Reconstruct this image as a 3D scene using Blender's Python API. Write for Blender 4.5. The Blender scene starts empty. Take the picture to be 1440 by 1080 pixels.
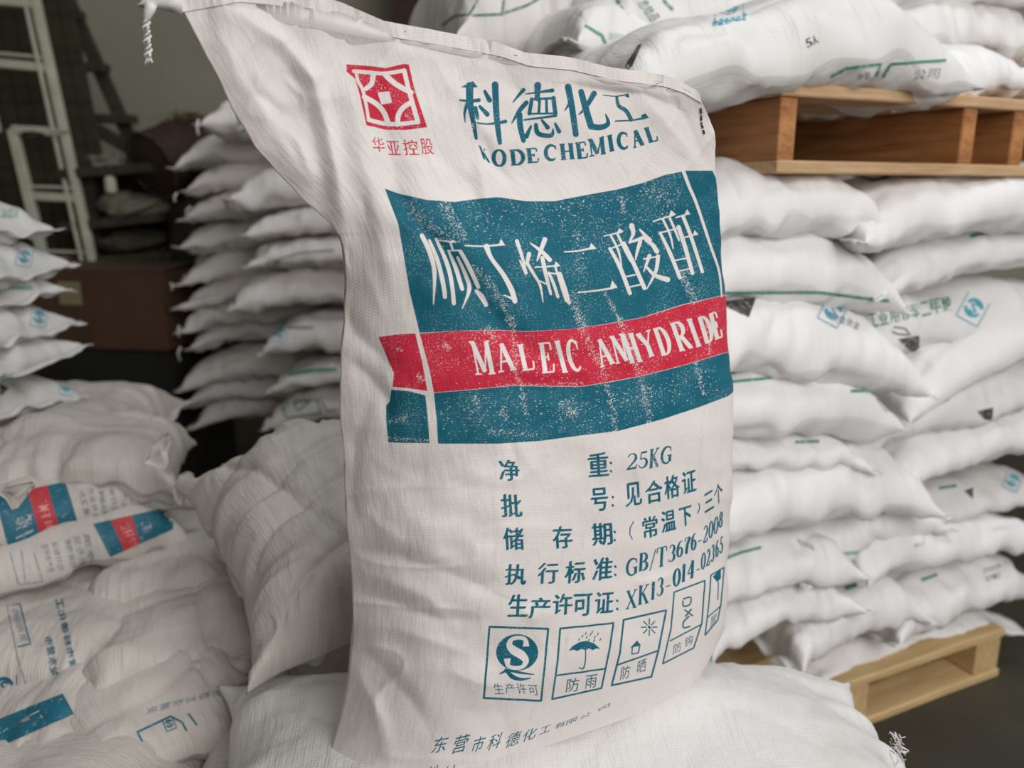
import bpy, math, random
import numpy as np
from mathutils import Vector, Matrix
from mathutils.bvhtree import BVHTree

C = bpy.context.scene.collection
sc = bpy.context.scene
random.seed(5)

# ------------------------------------------------------------------ camera, world, lights, exposure
CAMZ, PITCH, F = 1.2, math.radians(13.7), 1130.0
cam = bpy.data.cameras.new('camera')
cam.sensor_width = 36.0
cam.lens = 36.0 * F / 1440.0
cam.clip_start = 0.02
cam.dof.use_dof = True
cam.dof.focus_distance = 0.95
cam.dof.aperture_fstop = 2.9
camo = bpy.data.objects.new('camera', cam)
C.objects.link(camo)
camo.location = (0, 0, CAMZ)
camo.rotation_euler = (math.pi / 2 - PITCH, 0, 0)
sc.camera = camo

w = bpy.data.worlds.new('World')
sc.world = w
w.use_nodes = True
w.node_tree.nodes['Background'].inputs[0].default_value = (0.82, 0.80, 0.77, 1)
w.node_tree.nodes['Background'].inputs[1].default_value = 0.24


def area(name, loc, target, sx, sy, power, col):
    l = bpy.data.lights.new(name, 'AREA')
    l.shape = 'RECTANGLE'
    l.size, l.size_y, l.energy, l.color = sx, sy, power, col
    o = bpy.data.objects.new(name, l)
    C.objects.link(o)
    o.location = loc
    o.rotation_euler = (Vector(target) - Vector(loc)).to_track_quat('-Z', 'Y').to_euler()
    return o


area('doorway_daylight', (1.7, -1.3, 2.3), (0.45, 1.3, 0.8), 2.4, 2.2, 80, (1.0, 0.985, 0.965))
area('stack_fill', (1.5, 1.3, 4.2), (0.9, 1.6, 0.5), 1.6, 1.6, 44, (0.95, 0.98, 1.0))  # unseen overhead area lamp that brightens the right-hand stack

sc.view_settings.view_transform = 'Standard'
sc.view_settings.look = 'None'
sc.view_settings.gamma = 1
sc.view_settings.exposure = 0.0
sc.view_settings.use_curve_mapping = False

# ------------------------------------------------------------------ measuring helpers
CP, SP = math.cos(PITCH), math.sin(PITCH)


def ray(px, py):
    X = (px - 720) / F
    Y = (540 - py) / F
    return Vector((X, CP + Y * SP, -SP + Y * CP))


def atY(px, py, y):
    d = ray(px, py)
    return Vector((0, 0, CAMZ)) + d * (y / d.y)


def atZ(px, py, z):
    d = ray(px, py)
    return Vector((0, 0, CAMZ)) + d * ((z - CAMZ) / d.z)


FO = Vector((0.459, 1.443, 0))                 # near left corner of the right-hand stack
E1 = Vector((0.9063, 0.4226, 0))               # along its face
E2 = Vector((-0.4226, 0.9063, 0))              # into its depth


def atFace(px, py, off=0.0):
    d = ray(px, py)
    o = FO + E2 * off
    t = o.dot(E2) / d.dot(E2)
    return Vector((0, 0, CAMZ)) + d * t


# ------------------------------------------------------------------ numpy noise
def _h(i, j, s):
    n = (i.astype(np.int64) * 374761393 + j.astype(np.int64) * 668265263 + int(s) * 974711) & 0xffffffff
    n = ((n ^ (n >> 13)) * 1274126177) & 0xffffffff
    n = n ^ (n >> 16)
    return (n & 0xffff) / 32767.5 - 1.0


def vn(x, y, s=0):
    xi, yi = np.floor(x), np.floor(y)
    fx, fy = x - xi, y - yi
    fx = fx * fx * fx * (fx * (fx * 6 - 15) + 10)
    fy = fy * fy * fy * (fy * (fy * 6 - 15) + 10)
    xi, yi = xi.astype(np.int64), yi.astype(np.int64)
    a, b = _h(xi, yi, s), _h(xi + 1, yi, s)
    c, d = _h(xi, yi + 1, s), _h(xi + 1, yi + 1, s)
    return (a * (1 - fx) + b * fx) * (1 - fy) + (c * (1 - fx) + d * fx) * fy


def fbm(x, y, s=0, o=4):
    r, a = 0, 1.0
    for k in range(o):
        r = r + a * vn(x * 2 ** k + 7.3 * k, y * 2 ** k - 3.1 * k, s + k)
        a *= 0.5
    return r


def ridge(x, y, s=0):
    return (1 - np.abs(vn(x, y, s))) ** 5


# ------------------------------------------------------------------ materials
def newmat(name):
    m = bpy.data.materials.new(name)
    m.use_nodes = True
    nt = m.node_tree
    return m, nt, nt.nodes['Principled BSDF']


def mathn(nt, op, a, b=None, clamp=False):
    n = nt.nodes.new('ShaderNodeMath')
    n.operation = op
    n.use_clamp = clamp
    for i, v in enumerate((a, b)):
        if v is None:
            continue
        if isinstance(v, (int, float)):
            n.inputs[i].default_value = v
        else:
            nt.links.new(v, n.inputs[i])
    return n.outputs[0]


def noise(nt, vec, scale, detail=4, rough=0.55):
    n = nt.nodes.new('ShaderNodeTexNoise')
    n.inputs['Scale'].default_value = scale
    n.inputs['Detail'].default_value = detail
    n.inputs['Roughness'].default_value = rough
    if vec is not None:
        nt.links.new(vec, n.inputs['Vector'])
    return n.outputs['Fac']


def ramp(nt, fac, stops):
    n = nt.nodes.new('ShaderNodeValToRGB')
    e = n.color_ramp.elements
    while len(e) < len(stops):
        e.new(0.5)
    for k, (p, c) in enumerate(stops):
        e[k].position = p
        e[k].color = c if len(c) == 4 else (*c, 1)
    nt.links.new(fac, n.inputs[0])
    return n.outputs[0]


def mixc(nt, fac, a, b):
    n = nt.nodes.new('ShaderNodeMix')
    n.data_type = 'RGBA'
    for sock, v in ((n.inputs[0], fac), (n.inputs[6], a), (n.inputs[7], b)):
        if isinstance(v, (int, float)):
            sock.default_value = v
        elif isinstance(v, tuple):
            sock.default_value = (*v, 1)
        else:
            nt.links.new(v, sock)
    return n.outputs[2]


def bump(nt, bsdf, h, strength, dist):
    n = nt.nodes.new('ShaderNodeBump')
    n.inputs['Strength'].default_value = strength
    n.inputs['Distance'].default_value = dist
    nt.links.new(h, n.inputs['Height'])
    nt.links.new(n.outputs[0], bsdf.inputs['Normal'])


def weave(nt, uv, pu, pv):
    """fine woven tape relief; uv in metres"""
    s = nt.nodes.new('ShaderNodeSeparateXYZ')
    nt.links.new(uv, s.inputs[0])
    a = mathn(nt, 'SINE', mathn(nt, 'MULTIPLY', s.outputs[0], 2 * math.pi / pu))
    b = mathn(nt, 'SINE', mathn(nt, 'MULTIPLY', s.outputs[1], 2 * math.pi / pv))
    return a, b


def sack_material(name, base, dirt, dirt_amt, crease=0.5):
    m, nt, b = newmat(name)
    uvn = nt.nodes.new('ShaderNodeUVMap')
    uv = uvn.outputs[0]
    tc = nt.nodes.new('ShaderNodeTexCoord')
    ob = tc.outputs['Object']
    big = noise(nt, ob, 4.5, 4)
    f = ramp(nt, big, [(0.52, (0, 0, 0)), (0.8, (1, 1, 1))])
    col = mixc(nt, mathn(nt, 'MULTIPLY', f, dirt_amt), base, dirt)
    fine = noise(nt, ob, 60, 4)
    col = mixc(nt, mathn(nt, 'MULTIPLY', fine, 0.10), col, tuple(c * 0.72 for c in base))
    nt.links.new(col, b.inputs['Base Color'])
    b.inputs['Roughness'].default_value = 0.5
    b.inputs['Specular IOR Level'].default_value = 0.35
    wa, wb = weave(nt, uv, 0.0052, 0.0048)
    wv = mathn(nt, 'MULTIPLY', mathn(nt, 'ADD', wa, wb), 0.03)
    mp = nt.nodes.new('ShaderNodeMapping')
    mp.inputs['Scale'].default_value = (1.6, 2.4, 1)
    nt.links.new(uv, mp.inputs[0])
    cr = noise(nt, mp.outputs[0], 14, 5, 0.6)
    mp2 = nt.nodes.new('ShaderNodeMapping')
    mp2.inputs['Scale'].default_value = (4.5, 1, 1)
    mp2.inputs['Rotation'].default_value = (0, 0, 0.25)
    nt.links.new(uv, mp2.inputs[0])
    cr2 = noise(nt, mp2.outputs[0], 16, 5, 0.6)
    h = mathn(nt, 'ADD', wv, mathn(nt, 'MULTIPLY', mathn(nt, 'ADD', mathn(nt, 'MULTIPLY', cr, .5), cr2), 1.3))
    bump(nt, b, h, crease, 0.006)
    return m


WHITE = (0.76, 0.745, 0.735)
M_sack = sack_material('white woven plastic', WHITE, (0.42, 0.39, 0.36), 0.35, 0.45)
M_clean_lit = sack_material('lit clean white woven plastic', (0.85, 0.835, 0.835), (0.45, 0.45, 0.46), 0.22, 0.35)  # same cloth, base brightened for the stronger light on the right-hand stack
M_dusty_shade = sack_material('shaded dusty woven plastic', (0.615, 0.575, 0.53), (0.36, 0.32, 0.28), 0.55, 0.6)  # dirt noise over a base darkened for the dim light on the left
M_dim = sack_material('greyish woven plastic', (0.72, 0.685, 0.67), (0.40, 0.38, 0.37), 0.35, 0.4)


def ink(name, col, gap=0.5):
    m, nt, b = newmat(name)
    tc = nt.nodes.new('ShaderNodeTexCoord')
    n = noise(nt, tc.outputs['Object'], 140, 3)
    f = ramp(nt, n, [(gap, (0, 0, 0)), (gap + 0.2, (1, 1, 1))])
    nt.links.new(mixc(nt, mathn(nt, 'MULTIPLY', f, 0.6), col, (0.62, 0.62, 0.61)), b.inputs['Base Color'])
    b.inputs['Roughness'].default_value = 0.55
    return m


I_green = ink('green ink', (0.045, 0.26, 0.17))
I_dgreen = ink('dark green ink', (0.03, 0.15, 0.10))
I_pgreen = ink('pale green ink', (0.22, 0.46, 0.37))
I_cyan = ink('cyan ink', (0.03, 0.36, 0.48))
I_black = ink('black ink', (0.045, 0.043, 0.04), 0.52)
I_grey = ink('faded grey ink', (0.25, 0.27, 0.30), 0.45)
I_teal = ink('teal ink', (0.006, 0.13, 0.20), 0.6)
I_red = ink('red ink', (0.52, 0.03, 0.045), 0.6)
I_white = ink('unprinted letters', (0.6, 0.58, 0.55), 0.9)
I_pale = ink('pale lettering in band', (0.75, 0.3, 0.27), 0.9)


def simple(name, col, col2, scale, rough=0.7, stretch=(1, 1, 1), bstr=0.2, bd=0.004, detail=5):
    m, nt, b = newmat(name)
    tc = nt.nodes.new('ShaderNodeTexCoord')
    mp = nt.nodes.new('ShaderNodeMapping')
    mp.inputs['Scale'].default_value = stretch
    nt.links.new(tc.outputs['Object'], mp.inputs[0])
    n = noise(nt, mp.outputs[0], scale, detail, 0.6)
    nt.links.new(ramp(nt, n, [(0.3, col), (0.7, col2)]), b.inputs['Base Color'])
    b.inputs['Roughness'].default_value = rough
    bump(nt, b, n, bstr, bd)
    return m


M_wall = simple('plaster wall', (0.30, 0.285, 0.22), (0.36, 0.345, 0.275), 1.3, 0.9)
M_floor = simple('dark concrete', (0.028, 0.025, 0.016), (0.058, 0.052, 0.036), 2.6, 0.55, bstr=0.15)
M_pine = simple('pine board', (0.42, 0.25, 0.12), (0.66, 0.45, 0.26), 6, 0.6, (1, 14, 14))
M_orange = simple('orange pine stringer', (0.26, 0.095, 0.03), (0.58, 0.27, 0.10), 5, 0.5, (1, 5, 12))
M_pale = simple('pale pallet wood', (0.50, 0.33, 0.15), (0.70, 0.50, 0.26), 5, 0.65, (1, 12, 12))
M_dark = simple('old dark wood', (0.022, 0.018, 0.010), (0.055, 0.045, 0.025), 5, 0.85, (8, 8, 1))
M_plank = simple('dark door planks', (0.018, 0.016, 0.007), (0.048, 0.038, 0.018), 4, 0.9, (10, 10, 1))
M_wframe = simple('old white paint', (0.40, 0.41, 0.32), (0.55, 0.55, 0.44), 12, 0.6)
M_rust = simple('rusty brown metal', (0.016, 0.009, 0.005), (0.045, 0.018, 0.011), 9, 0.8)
M_card = simple('brown cardboard', (0.065, 0.032, 0.018), (0.10, 0.05, 0.028), 5, 0.85)
M_label = simple('tan paper label', (0.26, 0.21, 0.11), (0.30, 0.25, 0.14), 10, 0.8)
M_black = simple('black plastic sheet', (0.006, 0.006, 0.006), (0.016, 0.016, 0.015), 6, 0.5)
M_cloth = simple('pale cloth', (0.13, 0.13, 0.09), (0.2, 0.19, 0.14), 8, 0.9)
M_weed = simple('dry grass', (0.08, 0.07, 0.045), (0.15, 0.13, 0.08), 20, 0.9)
M_thread = simple('white thread', (0.66, 0.64, 0.61), (0.8, 0.78, 0.75), 80, 0.7)


# ------------------------------------------------------------------ object helpers
def mesh_obj(name, verts, faces, mat, parent=None, smooth=True, uvs=None):
    me = bpy.data.meshes.new(name)
    me.from_pydata([tuple(v) for v in verts], [], [tuple(int(i) for i in f) for f in faces])
    me.materials.append(mat)
    if smooth:
        me.polygons.foreach_set('use_smooth', [True] * len(me.polygons))
    if uvs is not None:
        lay = me.uv_layers.new(name='UVMap')
        vi = np.zeros(len(me.loops), dtype=np.int32)
        me.loops.foreach_get('vertex_index', vi)
        lay.data.foreach_set('uv', np.asarray(uvs, dtype=np.float32)[vi].ravel())
    me.update()
    o = bpy.data.objects.new(name, me)
    C.objects.link(o)
    if parent is not None:
        o.parent = parent
    return o


def tag(o, label, cat=None, group=None):
    o['label'] = label
    if cat:
        o['category'] = cat
    if group:
        o['group'] = group
    return o


def empty(name, loc=(0, 0, 0), rot=None):
    o = bpy.data.objects.new(name, None)
    C.objects.link(o)
    o.location = loc
    o.empty_display_size = 0.05
    return o


def grid_faces(nu, nv, off=0, flip=False):
    i = np.arange(nu - 1)[:, None] * nv + np.arange(nv - 1)[None, :] + off
    q = np.stack([i, i + nv, i + nv + 1, i + 1], -1).reshape(-1, 4)
    return q[:, ::-1] if flip else q


def grid_normals(P):
    du = np.gradient(P, axis=0)
    dv = np.gradient(P, axis=1)
    n = np.cross(du, dv)
    l = np.linalg.norm(n, axis=-1, keepdims=True)
    return n / np.maximum(l, 1e-9)


def tube(pts, r, seg=6, closed=False):
    V, Fc = [], []
    pts = [Vector(p) for p in pts]
    n = len(pts)
    for k, p in enumerate(pts):
        a = pts[max(k - 1, 0)]
        b = pts[min(k + 1, n - 1)]
        t = (b - a).normalized() if (b - a).length > 1e-9 else Vector((0, 0, 1))
        u = t.orthogonal().normalized()
        w_ = t.cross(u)
        rr = r[k] if isinstance(r, (list, tuple)) else r
        for s in range(seg):
            an = 2 * math.pi * s / seg
            V.append(p + (u * math.cos(an) + w_ * math.sin(an)) * rr)
    for k in range(n - 1):
        for s in range(seg):
            s2 = (s + 1) % seg
            Fc.append((k * seg + s, k * seg + s2, (k + 1) * seg + s2, (k + 1) * seg + s))
    Fc.append(tuple(range(seg))[::-1])
    Fc.append(tuple((n - 1) * seg + s for s in range(seg)))
    return V, Fc


def beam(name, p0, p1, wdt, hgt, mat, parent=None, up=(0, 0, 1), bev=0.003, rough=0.0):
    """timber between two points; wdt across, hgt along 'up'; bevelled edges"""
    p0, p1 = Vector(p0), Vector(p1)
    x = (p1 - p0).normalized()
    up = Vector(up)
    y = up.cross(x).normalized()
    z = x.cross(y).normalized()
    L = (p1 - p0).length
    V, Fc = [], []
    hw, hh = wdt / 2, hgt / 2
    prof = [(-hw + bev, -hh), (hw - bev, -hh), (hw, -hh + bev), (hw, hh - bev), (hw - bev, hh), (-hw + bev, hh),
            (-hw, hh - bev), (-hw, -hh + bev)]
    ns = 5 if rough else 1
    st = [0] + [L * k / ns for k in range(ns + 1)] + [L]
    ins = [1] + [0] * (ns + 1) + [1]
    st[1] = bev
    st[-2] = L - bev
    rg = random.Random(int(L * 1e5) + int(p0.x * 1e4))
    for s, i in zip(st, ins):
        ox = rg.uniform(-1, 1) * rough
        oz = rg.uniform(-1, 1) * rough
        for a, b in prof:
            sa = a - math.copysign(bev * 0.7, a) if i else a
            sb = b - math.copysign(bev * 0.7, b) if i else b
            V.append((s - L / 2, sa + ox, sb + oz))
    for k in range(len(st) - 1):
        for s in range(8):
            s2 = (s + 1) % 8
            Fc.append((k * 8 + s, (k + 1) * 8 + s, (k + 1) * 8 + s2, k * 8 + s2))
    Fc.append(tuple(range(8)))
    Fc.append(tuple((len(st) - 1) * 8 + s for s in range(8))[::-1])
    o = mesh_obj(name, V, Fc, mat, parent, smooth=False)
    M = Matrix(((x.x, y.x, z.x), (x.y, y.y, z.y), (x.z, y.z, z.z))).to_4x4()
    M.translation = (p0 + p1) / 2
    if parent is not None:
        M = parent.matrix_basis.inverted() @ M
    o.matrix_basis = M
    return o


# ------------------------------------------------------------------ room
def box_struct(name, a, b, mat):
    x0, y0, z0 = a
    x1, y1, z1 = b
    V = [(x0, y0, z0), (x1, y0, z0), (x1, y1, z0), (x0, y1, z0), (x0, y0, z1), (x1, y0, z1), (x1, y1, z1), (x0, y1, z1)]
    Fc = [(3, 2, 1, 0), (4, 5, 6, 7), (0, 1, 5, 4), (1, 2, 6, 5), (2, 3, 7, 6), (3, 0, 4, 7)]
    o = mesh_obj(name, V, Fc, mat, smooth=False)
    o['kind'] = 'structure'
    return o


box_struct('floor', (-3.2, -2.6, -0.1), (5.5, 4.5, 0), M_floor)
box_struct('wall_back', (-3.2, 4.3, 0), (5.5, 4.45, 3.6), M_wall)
box_struct('wall_left', (-3.35, -2.6, 0), (-3.2, 4.45, 3.6), M_wall)
pA = atY(545, 0, 4.25)
box_struct('trim_1', (pA.x, 4.2, 0), (pA.x + 0.05, 4.3, 3.6), M_wall)

# ------------------------------------------------------------------ generic lying sack
def sack_arrays(L, W, T, seed, wr=1.0, nu=84, nv=56, droop=0.15, ear=1.0, flat=0.85, bend=0.0, pinch=0.08, full=4.6):
    rg = random.Random(seed)
    t = np.linspace(-1, 1, nu)
    u1 = t * (1.3 - 0.3 * t * t)
    s = np.linspace(-1, 1, nv)
    v1 = s * (1.3 - 0.3 * s * s)
    U, Vv = np.meshgrid(u1, v1, indexing='ij')
    au, av = np.abs(U), np.abs(Vv)
    s1, s2 = seed * 1.37, seed * 2.11
    x = L / 2 * U * (1 - 0.075 * (1 - Vv ** 2) * au ** 2) * (1 + 0.015 * vn(Vv * 3 + s1, U + s2, seed))
    y = W / 2 * Vv * (1 - pinch * (1 - au ** 5)) * (1 + 0.03 * vn(U * 2.5 + s1, Vv, seed + 3))
    # sticking-out corner ears
    c = (au ** 12) * (av ** 12) * ear
    x = x + np.sign(U) * 0.016 * c
    y = y + np.sign(Vv) * 0.016 * c
    prof = np.clip(1 - au ** full, 0, 1) ** 0.46 * np.clip(1 - av ** 3.8, 0, 1) ** 0.44
    lump = 1 + 0.13 * fbm(U * 1.4 + s1, Vv * 1.2 + s2, seed + 5, 2)
    base = -0.16 * T - droop * T * au ** 3 + bend * T * U ** 2 + 0.07 * T * vn(U * 1.3 + s2, Vv * 1.3, seed + 7)
    edge_wave = 0.10 * T * vn(U * 5 + s1, Vv * 5, seed + 9) * np.maximum(au, av) ** 6
    sheets = []
    for top in (1, -1):
        hz = T / 2 * prof * lump * (1.32 if top > 0 else .68 * flat)
        P = np.stack([x, y, base + edge_wave + top * hz], -1)
        N = grid_normals(P)
        if top < 0:
            N = -N
        sd = seed + (0 if top > 0 else 50)
        edge = np.clip(prof * 2.2, 0, 1)
        w1 = vn(x * 42 + s1, y * 7, sd) * np.clip((av - 0.45) / 0.5, 0, 1) ** 1.2 * (0.0048 if top > 0 else 0.008)
        w1 += (ridge(x * 50 + s1, y * 9, sd + 1) - .2) * np.clip((av - 0.5) / 0.5, 0, 1) * 0.0035
        w2 = vn(x * 4 + s2, y * 30, sd + 2) * au ** 4 * 0.009 + ridge(x * 5 + s1, y * 17 + s2, sd + 4) * au ** 3 * 0.008
        a1 = rg.uniform(-0.8, 0.8)
        xr, yr = x * math.cos(a1) + y * math.sin(a1), -x * math.sin(a1) + y * math.cos(a1)
        w3 = -ridge(xr * 4 + s2, yr * 11 + s1, sd + 6) * 0.0085 - ridge(yr * 3 + s2, xr * 9 + s1, sd + 16) * 0.005 + fbm(x * 9, y * 9 + s1, sd + 8, 3) * 0.005
        D = (w1 + w2 + w3) * wr * edge
        P = P + N * D[..., None]
        sheets.append(P)
    return sheets, U, Vv


def sack_build(L, W, T, seed, mat, name='sack', hems=(1, 1), **kw):
    (top, bot), U, Vv = sack_arrays(L, W, T, seed, **kw)
    nu, nv = top.shape[:2]
    V = np.concatenate([top.reshape(-1, 3), bot.reshape(-1, 3)])
    off = nu * nv
    # share the rim
    remap = np.arange(2 * off)
    rim = np.zeros((nu, nv), bool)
    rim[0] = rim[-1] = True
    rim[:, 0] = rim[:, -1] = True
    idx = np.arange(off).reshape(nu, nv)[rim]
    V[idx] = (V[idx] + V[idx + off]) / 2
    remap[idx + off] = idx
    Fc = np.concatenate([grid_faces(nu, nv), remap[grid_faces(nu, nv, off, True)]])
    uv = np.stack([U * L / 2, Vv * W / 2], -1).reshape(-1, 2)
    uv = np.concatenate([uv, uv + (3.1, 1.7)])
    o = mesh_obj(name, V, Fc, mat, None, True, uv)
    # sewn hems on both ends
    rg = random.Random(seed + 1)
    for end in (0, nu - 1):
        if not hems[1 if end else 0]:
            continue
        edge = (top[end] + bot[end]) / 2
        sgn = 1 if end else -1
        m = len(edge)
        k = np.arange(m)
        wv = 0.006 * vn(k * 0.35, k * 0.0 + seed, seed + end)
        h0 = edge + np.array([-0.006 * sgn, 0, 0.0])
        h1 = edge + np.stack([np.full(m, 0.020 * sgn), np.zeros(m), wv], -1)
        th = np.array([0, 0, 0.0012])
        VV = np.concatenate([h0 + th, h1 + th, h1 - th, h0 - th])
        FF = []
        for i in range(m - 1):
            for q in range(4):
                a, b = q * m, ((q + 1) % 4) * m
                FF.append((a + i, a + i + 1, b + i + 1, b + i))
        FF.append((0, m, 2 * m, 3 * m))
        FF.append((m - 1, 4 * m - 1, 3 * m - 1, 2 * m - 1))
        hm = mesh_obj('sewn_hem', VV, FF, mat, o, True)
        st = []
        for i in range(m * 2):
            f = i / (m * 2 - 1) * (m - 1)
            j = int(min(f, m - 2))
            p = h0[j] * (1 - (f - j)) + h0[j + 1] * (f - j) + np.array([0.013 * sgn, 0, 0.0015 + 0.0012 * (i % 2)])
            st.append(p)
        tv, tf = tube(st, 0.0009, 4)
        mesh_obj('stitching', tv, tf, M_thread, hm, True)
    if kw.get('tail', False):
        pass
    return o


SACKS = {}


def put(o, x, z, center):
    x = Vector(x).normalized()
    z = Vector(z)
    y = z.cross(x).normalized()
    z = x.cross(y).normalized()
    M = Matrix(((x.x, y.x, z.x), (x.y, y.y, z.y), (x.z, y.z, z.z))).to_4x4()
    M.translation = Vector(center)
    o.matrix_basis = M
    return o


def bvh_of(o):
    if 'bvh' not in SACKS.setdefault(o.name, {}):
        M = o.matrix_basis
        SACKS[o.name]['bvh'] = BVHTree.FromPolygons([M @ v.co for v in o.data.vertices],
                                                    [tuple(p.vertices) for p in o.data.polygons])
    return SACKS[o.name]['bvh']


def drape(o, px, py, off=0.0012, last=[None]):
    """point on the sack's cloth for a place measured in the photograph"""
    t = bvh_of(o)
    org = Vector((0, 0, CAMZ))
    d = ray(px, py).normalized()
    loc, n, i, dist = t.ray_cast(org, d)
    if loc is None:
        q = org + d * (last[0] if last[0] else 1.5)
        loc, n, i, dist = t.find_nearest(q)
        if n.dot(d) > 0:
            n = -n
        return loc + n * off
    last[0] = dist
    if n.dot(d) > 0:
        n = -n
    return loc + n * off


def decal(o, name, verts2, faces, mat, label=None, off=0.0012):
    inv = o.matrix_basis.inverted()
    V = [inv @ drape(o, x, y, off) for x, y in verts2]
    d = mesh_obj(name, V, faces, mat, o, True)
    if label:
        d['label'] = label
    return d


def strip2(pts, wd, n=None):
    """polyline ribbon in measured coordinates, resampled"""
    P = []
    for (a, b) in zip(pts[:-1], pts[1:]):
        k = max(2, int(math.hypot(b[0] - a[0], b[1] - a[1]) / 5))
        for i in range(k):
            f = i / k
            P.append((a[0] + (b[0] - a[0]) * f, a[1] + (b[1] - a[1]) * f))
    P.append(tuple(pts[-1][:2]))
    V, Fc = [], []
    for i, p in enumerate(P):
        a, b = P[max(i - 1, 0)], P[min(i + 1, len(P) - 1)]
        tx, ty = b[0] - a[0], b[1] - a[1]
        l = math.hypot(tx, ty) or 1
        nx, ny = -ty / l * wd / 2, tx / l * wd / 2
        V += [(p[0] + nx, p[1] + ny), (p[0] - nx, p[1] - ny)]
    for i in range(len(P) - 1):
        Fc.append((2 * i, 2 * i + 1, 2 * i + 3, 2 * i + 2))
    return V, Fc


def line(o, pts, wd, mat=None, name='printed_line', label=None):
    V, Fc = strip2(pts, wd)
    return decal(o, name, V, Fc, mat or I_green, label)


def quad(o, q, mat, name='printed_panel', step=6, label=None, off=0.0012):
    """bilinear panel from 4 corners TL,TR,BR,BL"""
    w_ = max(math.dist(q[0], q[1]), math.dist(q[3], q[2]))
    h_ = max(math.dist(q[0], q[3]), math.dist(q[1], q[2]))
    nu, nv = max(2, int(w_ / step) + 1), max(2, int(h_ / step) + 1)
    V = []
    for i in range(nu):
        for j in range(nv):
            a, b = i / (nu - 1), j / (nv - 1)
            V.append(tuple(q[0][k] * (1 - a) * (1 - b) + q[1][k] * a * (1 - b) + q[2][k] * a * b + q[3][k] * (1 - a) * b
                           for k in (0, 1)))
    return decal(o, name, V, grid_faces(nu, nv), mat, label, off)


_gc = {}


def glyph(ch, bold=0.0):
    """triangles of a character of the built-in font, fitted to the unit box (y up)"""
    k = (ch, bold)
    if k not in _gc:
        cu = bpy.data.curves.new('g', 'FONT')
        cu.body = ch
        cu.resolution_u = 3
        cu.offset = bold
        ob = bpy.data.objects.new('g', cu)
        C.objects.link(ob)
        me = bpy.data.meshes.new_from_object(ob)
        me.calc_loop_triangles()
        co = np.array([(v.co.x, v.co.y) for v in me.vertices])
        tr = np.array([t.vertices[:] for t in me.loop_triangles])
        bpy.data.objects.remove(ob)
        bpy.data.curves.remove(cu)
        bpy.data.meshes.remove(me)
        lo, hi = co.min(0), co.max(0)
        if ch in '一二三下-':      # keep flat characters in their em box
            lo[1] = min(lo[1], 0.0)
            hi[1] = max(hi[1], 0.72)
        _gc[k] = ((co - lo) / np.maximum(hi - lo, 1e-6), tr)
    return _gc[k]


def gtext(o, text, p0, p1, hv, mat, bold=0.01, gap=0.12, name='printed_lettering', label=None):
    """characters set from p0 to p1 (their bottom line); hv = vector from bottom to top of a character"""
    n = len(text)
    V, Fc = [], []
    for i, ch in enumerate(text):
        if ch == ' ':
            continue
        co, tr = glyph(ch, bold)
        b = len(V)
        for x, y in co:
            f = (i + gap / 2 + x * (1 - gap)) / n
            V.append((p0[0] + (p1[0] - p0[0]) * f + hv[0] * y, p0[1] + (p1[1] - p0[1]) * f + hv[1] * y))
        Fc += [tuple(b + t for t in f) for f in tr]
    return decal(o, name, V, Fc, mat, label)


def poly_decal(o, pts, mat, name='hazard_mark', label=None):
    """small filled outline, fan about its centre, subdivided"""
    cx = sum(p[0] for p in pts) / len(pts)
    cy = sum(p[1] for p in pts) / len(pts)
    P = []
    for a, b in zip(pts, pts[1:] + pts[:1]):
        k = max(1, int(math.dist(a, b) / 4))
        P += [(a[0] + (b[0] - a[0]) * i / k, a[1] + (b[1] - a[1]) * i / k) for i in range(k)]
    n = len(P)
    rings = 4
    V = [(cx, cy)]
    for r in range(1, rings + 1):
        f = r / rings
        V += [(cx + (p[0] - cx) * f, cy + (p[1] - cy) * f) for p in P]
    Fc = [(0, 1 + i, 1 + (i + 1) % n) for i in range(n)]
    for r in range(rings - 1):
        a, b = 1 + r * n, 1 + (r + 1) * n
        Fc += [(a + i, b + i, b + (i + 1) % n, a + (i + 1) % n) for i in range(n)]
    return decal(o, name, V, Fc, mat, label)


def qs_mark(o, c, r, ang=0.0, mat=None, sy=1.0):
    """small round logo: ring-like S disc in an open square with a caption line"""
    mat = mat or I_cyan
    ca, sa = math.cos(ang), math.sin(ang)

    def T(x, y):
        return (c[0] + (x * ca - y * sa * sy) * r, c[1] + (x * sa + y * ca * sy) * r)
    a = [T(math.cos(t) * 0.8, math.sin(t) * 0.8) for t in np.linspace(0.4, 2.9, 12)]
    b = [T(math.cos(t) * 0.8, math.sin(t) * 0.8) for t in np.linspace(3.5, 6.0, 12)]
    s = [T(0.42, -0.35), T(0.05, -0.52), T(-0.32, -0.25), T(0, 0), T(0.34, 0.22), T(0, 0.5), T(-0.42, 0.35)]
    V, Fc = [], []
    for pl, wd in ((a, 0.34), (b, 0.34), (s, 0.22)):
        v, f = strip2(pl, wd * r)
        k = len(V)
        V += v
        Fc += [tuple(i + k for i in q) for q in f]
    decal(o, 'printed_logo', V, Fc, mat)
    box = [T(-1.2, -1.15), T(-1.2, 1.5), T(1.2, 1.5), T(1.2, -1.15)]
    line(o, box, max(1.2, r * 0.1), mat, 'logo_frame')


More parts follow.
